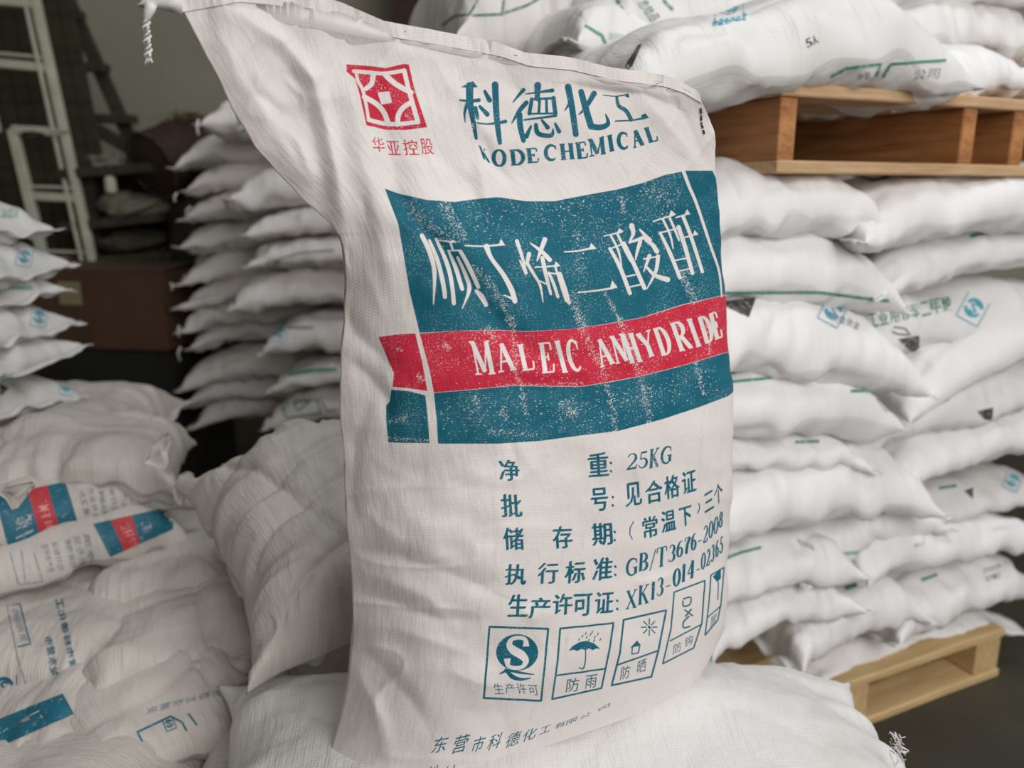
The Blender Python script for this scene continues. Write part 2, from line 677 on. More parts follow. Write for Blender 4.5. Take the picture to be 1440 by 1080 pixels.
# ------------------------------------------------------------------ face sacks of the right-hand stack
def face_sack(x0, y0, x1, y1, T, label, seed, mat=None, W=0.5, off=0.0, tilt=0.0, group='white sacks stacked on the right-hand pallet', **kw):
    a, b = atFace(x0, y0, off), atFace(x1, y1, off)
    L = (b - a).length
    kw.setdefault('wr', 1.1)
    kw.setdefault('ear', .5)
    o = sack_build(L * 1.03, W, T * 1.17, seed, mat or M_clean_lit, **kw)
    x = (b - a).normalized()
    z = Vector((0, 0, 1)) + E2 * tilt
    y = z.cross(x).normalized()
    put(o, x, z, (a + b) / 2 + y * W * 0.46)
    tag(o, label, 'sack', group)
    return o


R = {}
rows = [
    ('a', 985, 292, 1238, 288, .135, 'grey-shaded white sack directly under the upper pallet, left of the dirty-cornered one', 11, dict()),
    ('b', 1218, 300, 1640, 270, .155, 'white sack with dirty left corner pressed under the upper pallet', 12, dict(off=-.02)),
    ('c', 980, 368, 1268, 398, .142, 'smooth plain white sack in second layer beneath the upper pallet, beside the large bag', 13, dict(wr=.5)),
    ('d', 1236, 388, 1640, 318, .112, 'white sack with a short green line, second layer at the right edge', 14, dict(off=.02)),
    ('e', 970, 470, 1290, 520, .150, 'white sack with cut-off black hazard triangle beside the big bag, third layer', 15, dict(off=-.03)),
    ('f', 1160, 482, 1500, 425, .150, 'white sack with green lettering, black hazard mark and round cyan logo', 16, dict(off=.05)),
    ('g', 1270, 560, 1600, 430, .130, 'blank crinkled white sack slanting up at the right edge, under the lettered one', 17, dict(off=.0)),
    ('h', 975, 575, 1262, 570, .150, 'white sack with green outlined boxes along its upper edge, middle of the stack', 18, dict(off=-.02, wr=.6)),
    ('i', 1185, 620, 1560, 520, .125, 'white sack with small black triangle and pleated lower edge, middle right', 19, dict(off=.03)),
    ('j', 990, 642, 1215, 638, .085, 'thin white sack squeezed below the green boxed one', 20, dict(off=0.0)),
    ('k', 1262, 675, 1540, 585, .105, 'blank white sack above a thin green line at the right edge', 21, dict(off=.02)),
    ('l', 970, 735, 1318, 685, .150, 'white sack with gathered tied ear pointing right', 22, dict(off=-.03)),
    ('m', 1130, 785, 1320, 722, .115, 'small-looking white sack tucked under the gathered ear', 23, dict(off=.02)),
    ('n', 1290, 742, 1490, 690, .085, 'grey-sided white sack with small black triangle near the right edge', 24, dict(off=.03, mat=M_sack)),
    ('o', 1222, 800, 1462, 748, .110, 'plain white sack lying third from the bottom at the right', 25, dict(off=-.01)),
    ('p', 985, 835, 1212, 795, .115, 'white sack with faint grey stamp on its pointed corner, low beside the big bag', 26, dict(off=-.02)),
    ('q', 1000, 895, 1200, 838, .105, 'white sack peeping out behind the lying front sack', 27, dict(off=-.02)),
    ('r', 1125, 905, 1300, 845, .125, 'white sack of the second lowest layer with pleated rounded end', 28, dict(off=-.02)),
    ('s', 1262, 880, 1460, 815, .120, 'white sack with a few faded printed digits, second lowest layer at right', 29, dict(off=-.01)),
    ('t', 1130, 962, 1425, 868, .085, 'bluish white bottom sack lying directly on the lower pallet', 30, dict(off=.03)),
]
for k, x0, y0, x1, y1, T, lab, seed, kw in rows:
    R[k] = face_sack(x0, y0, x1, y1, T, lab, seed, **kw)

# print on the right-hand sacks
line(R['b'], [(1200, 245), (1228, 254), (1262, 245)], 4)
line(R['d'], [(1364, 333), (1400, 324), (1440, 314)], 5)
line(R['c'], [(1020, 412), (1090, 411), (1150, 411), (1215, 419), (1250, 423)], 4)
line(R['e'], [(1148, 413), (1180, 431), (1225, 430)], 3)
poly_decal(R['e'], [(1016, 424), (1063, 419), (1053, 446), (1018, 430)], I_black, label='cut-off black hazard triangle')
gtext(R['f'], '工业用邻苯二甲酸', (1222, 462), (1340, 436), (-4, -20), I_green, 0.012, label='green lettering')
qs_mark(R['f'], (1369, 433), 14, 0.5)
qs_mark(R['e'], (1172, 437), 13, 0.5, I_cyan)
gtext(R['e'], '质量安全', (1168, 450), (1208, 464), (2, -10), I_grey, 0.0)
poly_decal(R['f'], [(1262, 477), (1292, 472), (1293, 501), (1278, 492)], I_black, label='black lower half of hazard mark')
line(R['f'], [(1256, 460), (1272, 462), (1280, 471), (1262, 470), (1254, 466)], 2, I_black)
line(R['h'], [(1022, 526), (1050, 521)], 4)
line(R['h'], [(1030, 537), (1092, 531), (1082, 518)], 4)
line(R['h'], [(1092, 514), (1103, 531), (1165, 532)], 4)
line(R['h'], [(1112, 510), (1150, 525), (1218, 535), (1218, 548)], 4)
line(R['h'], [(1196, 550), (1238, 550), (1268, 574)], 4)
poly_decal(R['i'], [(1374, 578), (1396, 573), (1395, 591), (1384, 590)], I_black)
poly_decal(R['i'], [(1188, 612), (1204, 607), (1202, 620)], I_black)
line(R['j'], [(1118, 622), (1152, 621)], 4)
line(R['n'], [(1320, 687), (1345, 683)], 4)
poly_decal(R['n'], [(1356, 690), (1368, 686), (1368, 702)], I_black)
qs_mark(R['n'], (1424, 676), 9, 0.4)
line(R['p'], [(1022, 785), (1042, 777), (1070, 770)], 4)
gtext(R['p'], '检验合格', (1122, 765), (1146, 775), (-3, -9), I_grey, 0.0)
line(R['m'], [(1180, 779), (1215, 776)], 5, I_pgreen)
line(R['r'], [(1188, 828), (1220, 817)], 6)
line(R['s'], [(1296, 816), (1318, 808)], 4)
gtext(R['s'], '2009', (1382, 806), (1408, 799), (-1, -7), I_grey, 0.0)
gtext(R['s'], '0715', (1386, 818), (1408, 812), (-1, -7), I_grey, 0.0)
line(R['q'], [(1108, 898), (1128, 890)], 7)

# ------------------------------------------------------------------ pallets
def pallet(name, label, zb, mats, s0, s1, depth, stringers, nb_deck=7, hh=0.15, sw=0.04):
    root = empty(name, (FO + E1 * s0 + Vector((0, 0, zb))))
    tag(root, label, 'pallet')
    bt = 0.022
    q = (depth - 0.09) / (nb_deck - 1)
    for k in range(nb_deck):                   # top deck boards run along the face
        d = 0.045 + q * k
        p = FO + E2 * d + Vector((0, 0, zb + hh - bt / 2))
        beam('deck_board', p + E1 * s0, p + E1 * s1, 0.095, bt, mats[0], root, rough=0.0012)
    for k in range(3):                         # bottom boards
        d = 0.045 + (depth - 0.09) / 2 * k
        p = FO + E2 * d + Vector((0, 0, zb + bt / 2))
        beam('bottom_board', p + E1 * s0, p + E1 * s1, 0.095, bt, mats[0], root, rough=0.0012)
    for s in stringers:
        p = FO + E1 * s + Vector((0, 0, zb + hh / 2))
        beam('stringer', p + E2 * 0.004, p + E2 * (depth - 0.004), sw, hh - 2 * bt, mats[1], root, rough=0.0015)
    return root


pallet('wooden_pallet', 'orange-brown wooden pallet between the right-hand stack and the sacks on top', 1.224, (M_pine, M_orange),
       0.0, 1.25, 1.0, [0.022, 0.487, 0.64, 1.22], hh=0.15)
pallet('wooden_pallet', 'pale wooden pallet on the floor under the right-hand stack', 0.0, (M_pale, M_pale), -0.15, 0.85, 0.95,
       [-0.10, 0.35, 0.805], hh=0.135, sw=0.085)

# ------------------------------------------------------------------ sacks on the upper pallet
TOPG = 'sacks on top of the upper pallet'
T1 = face_sack(872, 80, 1352, 50, .168, 'large white sack at the front edge of the upper pallet with cyan logo', 41, mat=M_sack, group=TOPG,
               off=-.04, W=.5, droop=.3, wr=1.1)
qs_mark(T1, (1024, 4), 17, -0.1)
gtext(T1, '质量生产许可', (1001, 38), (1050, 29), (1, -9), I_cyan, 0.01, label='tiny cyan caption')
gtext(T1, '5人', (1135, 68), (1152, 60), (-4, -12), I_black, 0.01, label='black handwritten mark')
line(T1, [(1168, 108), (1190, 96), (1238, 90), (1232, 106)], 4)
line(T1, [(1242, 108), (1252, 90), (1330, 85)], 4)
gtext(T1, '净重', (1205, 113), (1225, 110), (0, -10), I_grey, 0.0)
gtext(T1, '公司', (1282, 112), (1320, 110), (4, -14), I_grey, 0.0)
poly_decal(T1, [(880, 92), (884, 98), (890, 93), (903, 62), (898, 64)], I_black, label='black hazard mark at the left end')
T2 = face_sack(1225, 40, 1480, 35, .15, 'crumpled white sack on the right behind the front one, upper pallet', 42, group=TOPG, mat=M_sack, off=.2, wr=1.8)
T3 = face_sack(1335, 102, 1480, 100, .10, 'light grey sack end low at the right on the upper pallet', 43, group=TOPG, mat=M_clean_lit, off=.02, wr=1.6)
T7 = face_sack(1080, -32, 1440, -40, .15, 'pale sack topmost behind, cut by the top edge of the photo', 47, group=TOPG, off=.22, wr=1.2)


def free_sack(c, L, W, T, yaw, label, seed, mat=None, pitch=0.0, roll=0.0, group=None, **kw):
    o = sack_build(L, W, T, seed, mat or M_sack, **kw)
    M = Matrix.Rotation(math.radians(yaw), 4, 'Z') @ Matrix.Rotation(math.radians(-pitch), 4, 'Y') @ Matrix.Rotation(math.radians(roll), 4, 'X')
    M.translation = Vector(c)
    o.matrix_basis = M
    tag(o, label, 'sack', group)
    return o


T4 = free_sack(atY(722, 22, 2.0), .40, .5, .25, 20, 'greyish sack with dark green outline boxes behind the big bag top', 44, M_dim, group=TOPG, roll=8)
line(T4, [(622, 36), (640, 22), (660, 21), (672, 0)], 3, I_dgreen)
line(T4, [(664, 22), (705, 20), (740, 8), (758, -2)], 3.5, I_dgreen)
line(T4, [(706, 19), (709, 0)], 3, I_dgreen)
T6 = free_sack(atY(850, 84, 1.86), .40, .5, .15, 25, 'white sack with green square corner frame behind the big bag', 45, M_sack, group=TOPG, pitch=-8)
line(T6, [(822, 36), (846, 50), (858, 76), (884, 73), (902, 60)], 4, I_green)
gtext(T6, '执行标准', (855, 56), (880, 62), (2, -12), I_pgreen, 0.0)
T5 = free_sack(atY(905, 8, 1.9), .42, .5, .17, 22, 'sack covered in rows of green text, drooping over its neighbour', 46, M_sack, group=TOPG, pitch=6, roll=14)
line(T5, [(868, 0), (878, 20), (900, 46), (912, 48)], 4, I_green)
line(T5, [(830, 30), (860, 42), (900, 62), (905, 52)], 3.5, I_dgreen)
line(T5, [(932, 0), (946, 14)], 4, I_green)
gtext(T5, '生产日期', (822, 6), (850, 40), (14, -8), I_dgreen, 0.0)
gtext(T5, '批号规格', (838, 2), (868, 34), (14, -8), I_dgreen, 0.0)
gtext(T5, '危险品', (895, 4), (915, 32), (14, -6), I_dgreen, 0.0)

# ------------------------------------------------------------------ middle stack (behind, left of the big bag)
MG = 'white sacks stacked in the middle background'
mid_left = [  # tip px x,y
    (240, 232, 'pointed sack corner second from top of the background stack'),
    (250, 272, 'background sack with small dark tick mark'),
    (262, 308, 'short sack corner under the tick-marked one'),
    (246, 352, 'background sack with pale pointed corner, level with the hanging plank shelf bottom'),
    (240, 400, 'background sack with curved green line and knotted corner, above the label height'),
    (256, 437, 'grey folded background sack under the knotted corner'),
    (250, 466, 'background sack corner with hanging thread, upper one'),
    (253, 494, 'background sack corner with hanging thread, lower one'),
    (258, 543, 'background sack corner in shade above the two lowest'),
    (255, 574, 'second lowest sack corner of the background stack'),
    (257, 602, 'lowest visible sack corner of the background stack'),
]
ML = []
for k, (px, py, lab) in enumerate(mid_left):
    Y = 2.72
    tip = atY(px, py, Y)
    L = 0.62
    yaw = 12 + 6 * math.sin(k * 2.1)
    c = tip + Vector((math.cos(math.radians(yaw)) * L / 2 - .03, math.sin(math.radians(yaw)) * L / 2 + .22, 0.058))
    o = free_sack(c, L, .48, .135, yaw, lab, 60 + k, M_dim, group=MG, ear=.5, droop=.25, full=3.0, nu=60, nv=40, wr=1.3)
    ML.append(o)
for k, (px, py) in enumerate([(279, 168), (245, 272), (266, 296), (250, 470), (252, 500)]):
    host = ML[[0, 1, 2, 6, 7][k]]
mid_right = [
    (283, 172, .15, 'top sack of the background stack with dark green block print'),
    (312, 275, .150, 'plump background sack under the top one, its outline box cut by the big bag', ),
    (343, 327, .105, 'rounded white background sack bulging at the right, above the green line'),
    (352, 372, .100, 'background sack crossed by a thin green printed line'),
    (322, 425, .125, 'long smooth background sack in mid height'),
    (362, 492, .125, 'background sack with small blue logo and green text strip'),
    (384, 545, .085, 'thin background sack with dark green strip on its upper edge'),
    (378, 592, .115, 'background sack with framed green triangle sign'),
    (400, 640, .10, 'lowest front background sack behind the dusty lump'),
]
MR = []
for k, (px, py, T, lab) in enumerate(mid_right):
    Y = 2.5
    tip = atY(px, py, Y)
    L = .6
    yaw = 8 + 4 * math.sin(k * 1.7)
    c = tip + Vector((math.cos(math.radians(yaw)) * L / 2 - .02, math.sin(math.radians(yaw)) * L / 2 + .21, 0.032))
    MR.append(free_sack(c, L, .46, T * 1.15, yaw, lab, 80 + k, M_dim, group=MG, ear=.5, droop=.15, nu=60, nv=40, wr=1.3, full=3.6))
quad(MR[0], [(333, 164), (352, 158), (352, 170), (334, 176)], I_dgreen, label='dark green block')
line(MR[0], [(336, 186), (364, 176)], 3, I_dgreen)
line(ML[1], [(284, 272), (290, 279), (300, 266)], 2, I_grey, 'ink_tick')
line(ML[0], [(272, 246), (300, 234), (316, 228)], 3, I_pgreen)
line(MR[1], [(398, 302), (398, 292), (436, 288), (410, 301)], 2.5, I_dgreen)
line(MR[3], [(374, 368), (380, 378), (396, 364)], 2.5, I_green)
line(MR[3], [(385, 367), (420, 356), (470, 352)], 2, I_dgreen)
line(ML[4], [(275, 414), (292, 408), (310, 414)], 2, I_dgreen)
qs_mark(MR[5], (394, 468), 8, 0.2, I_cyan)
line(MR[5], [(404, 461), (440, 461)], 3, I_dgreen)
line(MR[6], [(402, 527), (440, 521), (474, 520)], 6, I_green)
line(MR[7], [(393, 564), (403, 588), (452, 581), (445, 562)], 2.5, I_dgreen)
line(MR[7], [(413, 566), (419, 578), (438, 563), (413, 566)], 3, I_green)
line(MR[7], [(450, 562), (460, 578), (474, 577)], 2.5, I_dgreen)
gtext(MR[7], '三环', (403, 582), (410, 566), (-6, -4), I_green, 0)
line(MR[4], [(332, 446), (336, 486), (356, 486)], 2.5, I_dgreen)

# ------------------------------------------------------------------ left stack at the left edge
LG = 'white sacks stacked at the left edge'
LS = []
for k, (px, py, T, lab) in enumerate([
        (76, 322, .100, 'topmost sack of the left-edge stack with faint green print'),
        (97, 384, .100, 'second sack from the top of the left-edge stack with round blue logo'),
        (88, 420, .085, 'third sack from the top of the left-edge stack, thin green strip above it'),
        (108, 466, .095, 'fourth sack down the left-edge stack with faded blue logo'),
        (124, 500, .085, 'fifth sack down the left-edge stack with pointed corner and green lettering below'),
        (114, 554, .100, 'lowest visible sack of the left-edge stack, blue logo near its end')]):
    tip = atY(px, py, 1.9)
    L = .6
    o = free_sack(tip + Vector((-L / 2 - .035, -.17 + 0.02 * math.sin(k), 0.036)), L, .46, T * 1.2, 180 + 4 * math.sin(k * 2.3), lab, 100 + k, M_sack,
                  group=LG, ear=.4, droop=.12, nu=60, nv=40, wr=1.0, full=5.2)
    LS.append(o)
line(LS[0], [(0, 305), (24, 304), (24, 294)], 2.5, I_pgreen)
gtext(LS[0], '公司', (0, 303), (22, 301), (0, -8), I_pgreen, 0)
qs_mark(LS[1], (34, 361), 9, 0.2)
line(LS[2], [(0, 405), (46, 405)], 5, I_pgreen)
qs_mark(LS[3], (55, 446), 9, 0.2)
line(LS[4], [(0, 530), (44, 521), (44, 528), (0, 536)], 2.5, I_green)
gtext(LS[5], '化工有限公司', (0, 531), (44, 526), (0, -9), I_pgreen, 0)
gtext(LS[5], '危险化学品', (52, 527), (104, 522), (0, -9), I_green, 0)
qs_mark(LS[5], (93, 543), 8, 0.1)
poly_decal(LS[5], [(0, 540), (12, 546), (0, 558)], I_black)

# ------------------------------------------------------------------ background clutter
def pbeam(name, a, b, ya, yb, wd, th, mat, parent):
    return beam(name, atY(*a, ya), atY(*b, yb), th, wd, mat, parent, up=Vector((0.0, -0.001, 1)) if abs(a[0] - b[0]) > abs(a[1] - b[1]) else Vector((1, 0, 0)), bev=0.003)


# slatted dark plank panel leaning behind the window frames
pp = empty('wooden_partition', atY(30, 400, 3.35))
tag(pp, 'dark vertical plank panel leaning behind the white window frames', 'partition')
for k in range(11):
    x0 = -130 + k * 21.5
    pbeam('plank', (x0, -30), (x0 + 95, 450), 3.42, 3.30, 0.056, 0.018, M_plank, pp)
# window frames
for n, (lab, ys, xl, yb) in enumerate([
        ('white painted window frame leaning highest at the left edge', [-95, 2, 92], 0, 186),
        ('lower white painted window frame with latch, leaning at the left edge', [182, 275, 366], 1, 372)]):
    yv = 3.12 + 0.0 * n
    wf = empty('window_frame', atY(60, ys[-1], yv))
    tag(wf, lab, 'window frame', 'old white window frames')

    def sx(y):
        return 54 + (y - 0) * 0.219
    y0, y1 = ys[0], yb
    for dx, wd in ((-4, .028), (-19, .013)):
        pbeam('stile', (sx(y0) + dx, y0), (sx(y1) + dx, y1), yv, yv - .02, wd, .03 if dx == -4 else .018, M_wframe, wf)
    lx = -105 if n == 0 else -76
    pbeam('stile', (sx(y0) + lx, y0), (sx(y1) + lx + 4, y1), yv, yv - .02, .034, .03, M_wframe, wf)
    for k, y in enumerate(ys):
        pbeam('rail', (sx(y) + lx, y - 6 if n == 0 else y), (sx(y) - 4, y + 4), yv - .005, yv - .005, .030, .026, M_wframe, wf)
        if k:
            pbeam('glazing_bar', (sx(y - 13) + lx, y - 20 if n == 0 else y - 13), (sx(y - 13) - 10, y - 11), yv - .005, yv - .005, .011, .014, M_wframe, wf)
    if n:
        tv, tf = tube([atY(32, 187, yv - .04), atY(47, 186, yv - .05), atY(62, 189, yv - .04)], .005)
        inv = wf.matrix_basis.inverted()
        mesh_obj('latch', [inv @ Vector(v) for v in tv], tf, M_rust, wf)

# wooden trestle / ladder
ld = empty('wooden_ladder', atY(150, 420, 3.5))
tag(ld, 'dark wooden ladder with protruding rungs against the plaster wall', 'ladder')
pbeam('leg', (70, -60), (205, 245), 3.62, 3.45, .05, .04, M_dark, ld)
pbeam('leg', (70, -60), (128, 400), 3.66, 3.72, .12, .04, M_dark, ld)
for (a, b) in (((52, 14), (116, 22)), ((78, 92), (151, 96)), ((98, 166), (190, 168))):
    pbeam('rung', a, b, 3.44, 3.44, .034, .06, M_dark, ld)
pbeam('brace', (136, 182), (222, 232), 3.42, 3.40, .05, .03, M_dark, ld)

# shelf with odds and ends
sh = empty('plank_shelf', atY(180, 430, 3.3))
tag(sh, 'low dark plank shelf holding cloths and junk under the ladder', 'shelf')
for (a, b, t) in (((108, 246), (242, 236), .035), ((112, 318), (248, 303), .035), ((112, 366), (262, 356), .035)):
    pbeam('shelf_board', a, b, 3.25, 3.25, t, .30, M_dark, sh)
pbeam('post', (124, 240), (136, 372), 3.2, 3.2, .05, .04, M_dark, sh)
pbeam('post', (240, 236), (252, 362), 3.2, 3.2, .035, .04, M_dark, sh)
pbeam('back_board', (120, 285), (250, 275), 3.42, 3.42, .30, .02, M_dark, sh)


def blob(name, label, cat, c, s, mat, seed, group=None, rough=0.25, n=28):
    th = np.linspace(0, math.pi, n)[:, None]
    ph = np.linspace(0, 2 * math.pi, n * 2)[None, :]
    nn = 1 + rough * fbm(np.cos(ph) * 1.6 + th * 1.3 + seed, np.sin(ph) * 1.6 + th * 0.7, seed, 4)
    X = np.sin(th) * np.cos(ph) * nn * s[0]
    Y = np.sin(th) * np.sin(ph) * nn * s[1]
    Z = np.cos(th) * (1 + 0 * ph) * nn * s[2]
    P = np.stack([X, Y, Z], -1)
    P[:, -1] = P[:, 0]
    P[0] = P[0, 0]
    P[-1] = P[-1, 0]
    o = mesh_obj(name, P.reshape(-1, 3), grid_faces(n, n * 2), mat)
    o.location = c
    return tag(o, label, cat, group)


blob('folded_cloth', 'pale olive cloth bundle on the middle shelf board', 'cloth', atY(188, 291, 3.2), (.13, .1, .048), M_cloth, 3)
blob('folded_cloth', 'darker crumpled cloth on the bottom shelf board', 'cloth', atY(190, 340, 3.2), (.14, .1, .045), M_dark, 8)
blob('crumpled_rag', 'light crumpled rag on the top shelf board', 'rag', atY(156, 229, 3.2), (.06, .05, .03), M_cloth, 5, rough=.5)
cup = []
for k in range(9):
    cup.append(atY(157, 272, 3.12) + Vector((0, 0, k * .009)))
tv, tf = tube(cup, [.018, .021, .021, .021, .021, .021, .020, .014, .010], 14)
tag(mesh_obj('white_bottle', tv, tf, M_wframe), 'small white bottle standing on the middle shelf board', 'bottle')

# big rusty pan / drum leaning upright
dc = atY(250, 218, 3.2)
DS = .72
dr = empty('rusty_drum', dc)
tag(dr, 'round rusty brown drum standing behind the background sacks', 'drum')
prof = [(0.0, 0.0), (.15, 0.0), (.165, .01), (.172, .03), (.172, .16), (.177, .165), (.177, .175), (.172, .18), (.172, .33), (.178, .34), (.172, .35), (.155, .35), (.15, .33), (0, .33)]
V, Fc = [], []
sg = 40
for i in range(sg):
    a = 2 * math.pi * i / sg
    for r_, h_ in prof:
        V.append((r_ * DS * math.cos(a), (h_ - .17) * DS, r_ * DS * math.sin(a)))
for i in range(sg):
    for j in range(len(prof) - 1):
        a, b = i * len(prof) + j, ((i + 1) % sg) * len(prof) + j
        Fc.append((a, b, b + 1, a + 1))
dd = mesh_obj('drum_body', V, Fc, M_rust, dr)
dd.rotation_euler = (0.35, 0, -0.55)
tv, tf = tube([(.172 * DS * math.cos(a), -.175 * DS, .172 * DS * math.sin(a)) for a in np.linspace(0, 2 * math.pi, 33)], .008)
rr = mesh_obj('rim', tv, tf, M_dark, dr)
rr.rotation_euler = dd.rotation_euler
# dry weeds
V, Fc = [], []
rg = random.Random(9)
base = atY(262, 172, 3.2)
for k in range(70):
    a = rg.uniform(-1.3, 1.3)
    l = rg.uniform(.05, .12)
    p0 = base + Vector((rg.uniform(-.05, .05), rg.uniform(-.03, .03), -.02))
    p2 = p0 + Vector((math.sin(a) * l, rg.uniform(-.03, .03), math.cos(a) * l * .7))
    p1 = (p0 + p2) / 2 + Vector((0, 0, .015))
    tv, tf = tube([p0, p1, p2], [.003, .0025, .001], 4)
    b = len(V)
    V += tv
    Fc += [tuple(b + i for i in f) for f in tf]
wd_ = mesh_obj('dry_grass_bundle', V, Fc, M_weed)
wd_['kind'] = 'stuff'
tag(wd_, 'dry grass tuft lying on top of the rusty drum', 'grass')


def carton(name, label, cat, c, size, yaw, mat, flaps=True):
    root = empty(name, c)
    root.rotation_euler = (0, 0, math.radians(yaw))
    tag(root, label, cat)
    x, y, z = size[0] / 2, size[1] / 2, size[2]
    t = .006
    for nm, a, b in (('panel', (-x, -y, 0), (x, -y + t, z)), ('panel', (-x, y - t, 0), (x, y, z)),
                     ('panel', (-x, -y + t, 0), (-x + t, y - t, z)), ('panel', (x - t, -y + t, 0), (x, y - t, z)),
                     ('bottom', (-x + t, -y + t, 0), (x - t, y - t, t))):
        Vb = [(p, q, r) for p in (a[0], b[0]) for q in (a[1], b[1]) for r in (a[2], b[2])]
        Fb = [(0, 1, 3, 2), (4, 6, 7, 5), (0, 4, 5, 1), (2, 3, 7, 6), (0, 2, 6, 4), (1, 5, 7, 3)]
        mesh_obj(nm, Vb, Fb, mat, root, smooth=False)
    if flaps:
        for sgn in (-1, 1):
            Vb = [(-x, sgn * y, z + .001), (x, sgn * y, z + .001), (x, sgn * .004, z + .012), (-x, sgn * .004, z + .012)]
            Vb += [(p, q, r + .005) for p, q, r in Vb]
            Fb = [(0, 1, 2, 3), (7, 6, 5, 4), (0, 4, 5, 1), (1, 5, 6, 2), (2, 6, 7, 3), (3, 7, 4, 0)]
            mesh_obj('flap', Vb, Fb, mat, root, smooth=False)
    return root


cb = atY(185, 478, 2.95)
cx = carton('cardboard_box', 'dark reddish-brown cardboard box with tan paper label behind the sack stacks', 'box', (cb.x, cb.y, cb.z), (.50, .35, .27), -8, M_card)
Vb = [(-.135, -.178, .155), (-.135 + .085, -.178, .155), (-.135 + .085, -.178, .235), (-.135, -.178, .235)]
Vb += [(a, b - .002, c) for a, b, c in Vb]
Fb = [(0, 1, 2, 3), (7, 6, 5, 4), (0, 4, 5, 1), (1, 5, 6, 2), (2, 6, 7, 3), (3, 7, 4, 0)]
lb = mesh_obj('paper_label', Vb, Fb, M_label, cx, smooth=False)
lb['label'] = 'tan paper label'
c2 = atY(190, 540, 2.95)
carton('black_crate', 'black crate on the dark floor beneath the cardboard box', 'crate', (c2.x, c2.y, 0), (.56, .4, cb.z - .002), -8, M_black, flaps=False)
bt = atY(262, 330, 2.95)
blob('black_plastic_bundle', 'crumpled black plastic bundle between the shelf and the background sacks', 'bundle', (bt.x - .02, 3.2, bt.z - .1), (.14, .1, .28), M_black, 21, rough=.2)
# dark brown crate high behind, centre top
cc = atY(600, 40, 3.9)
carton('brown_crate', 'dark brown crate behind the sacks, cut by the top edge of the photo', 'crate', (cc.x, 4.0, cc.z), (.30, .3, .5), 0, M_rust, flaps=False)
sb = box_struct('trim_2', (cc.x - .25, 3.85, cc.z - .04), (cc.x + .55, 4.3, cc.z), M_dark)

# ------------------------------------------------------------------ foreground pile
PG = 'printed white sacks in the left foreground pile'
FA = free_sack((0.085, 0.905, 0.446), 1.0, .48, .15, 5, 'white sack lying flat under the standing big bag, frayed corner at right', 201, M_sack,
               pitch=-2.5, roll=4, nu=160, nv=90, droop=.25, wr=.45, full=6, hems=(0, 0), ear=2.0)
FB = free_sack((-.140, 1.40, .645), .80, .46, .24, 33, 'dusty bulging sack with ribbed creases just left of the standing bag', 202, M_dusty_shade,
               pitch=0, roll=20, nu=170, nv=110, wr=1.7, droop=.1, full=6, hems=(0, 1))


def pile_sack(x0, y0, x1, y1, z, W, T, label, seed, tilt=.15, mat=None, group=None, **kw):
    """lying sack from the two ends of its near side"""
    a_, b_ = atZ(x0, y0, z), atZ(x1, y1, z)
    kw.setdefault('nu', 100)
    kw.setdefault('nv', 64)
    o = sack_build((b_ - a_).length, W, T, seed, mat or M_dusty_shade, **kw)
    x = (b_ - a_).normalized()
    back = Vector((0, 0, 1)).cross(x).normalized()
    put(o, x, Vector((0, 0, 1)) - back * tilt, (a_ + b_) / 2 + back * W * .45 + Vector((0, 0, W * .45 * tilt)))
    return tag(o, label, 'sack', group)


FH0 = pile_sack(-120, 635, 182, 622, .64, .46, .14, 'blank sack at the very back of the left foreground pile', 205, tilt=0)
FH1 = pile_sack(-90, 690, 246, 658, .665, .40, .135, 'blank smooth sack on top of the left foreground pile with torn ear', 204, droop=.35, tilt=0, full=7, hems=(0, 0))
FE1 = pile_sack(-90, 768, 262, 686, .61, .46, .115, 'upper teal and red banded sack in the left pile, band at the left edge', 206, group=PG, nu=110, nv=70, full=8, wr=.6)
FE2 = pile_sack(-90, 835, 266, 740, .545, .46, .12, 'lower teal and red banded sack in the left pile, band near the bulging sack', 207, group=PG, nu=110, nv=70, full=8, wr=.6)
FG = pile_sack(112, 862, 340, 832, .455, .42, .125, 'blank dusty sack in the pile between the printed sacks and the bulging one', 203, tilt=.0, full=6)
FJ1 = pile_sack(-110, 968, 160, 955, .42, .42, .12, 'sack at the left edge printed with icon boxes and company lettering', 208, group=PG, nu=110, nv=70, tilt=.03, full=7, wr=.7)
FK = pile_sack(118, 985, 405, 925, .42, .40, .12, 'creased blank sack in front of the bulging sack', 209, wr=1.8, tilt=.0, full=6)
FJ2 = pile_sack(-110, 1100, 160, 1090, .365, .40, .12, 'sack with a teal block at the lower left corner', 210, group=PG, tilt=.0, full=7)
FJ3 = pile_sack(110, 1120, 400, 985, .375, .38, .12, 'sack with small teal icon frames in the bottom left foreground', 211, group=PG, tilt=.02, full=7)
# lower layers that carry the pile
for k, (c, L, W, yaw, lab) in enumerate([
        ((0.06, .98, .315), .74, .46, 4, 'sack in the third layer below the standing bag, hidden under the frayed one'),
        ((-.70, 1.15, .33), .8, .5, 85, 'sack under the left foreground pile, upper hidden layer'),
        ((-.25, 1.1, .33), .8, .5, 88, 'sack under the bulging dusty one, upper hidden layer'),
        ((-1.0, 1.55, .42), .8, .5, 80, 'sack carrying the banded sacks at the left')]):
    free_sack(c, L, W, .15, yaw, lab, 230 + k, M_dusty_shade, nu=50, nv=36)
for k, (x, y) in enumerate([(0.12, 1.0), (-.25, 1.05), (-.72, 1.1), (-.98, 1.5)]):
    free_sack((x, y, .19), .8, .5, .14, 3 + 84 * (k > 0), ['bottom sack under the standing bag', 'bottom sack under the bulging sack', 'bottom sack under the left foreground pile', 'rearmost bottom sack under the left foreground pile'][k], 240 + k, M_dusty_shade, nu=50, nv=36)
PO = FO
fp = empty('wooden_pallet', (-.4, 1.1, 0))
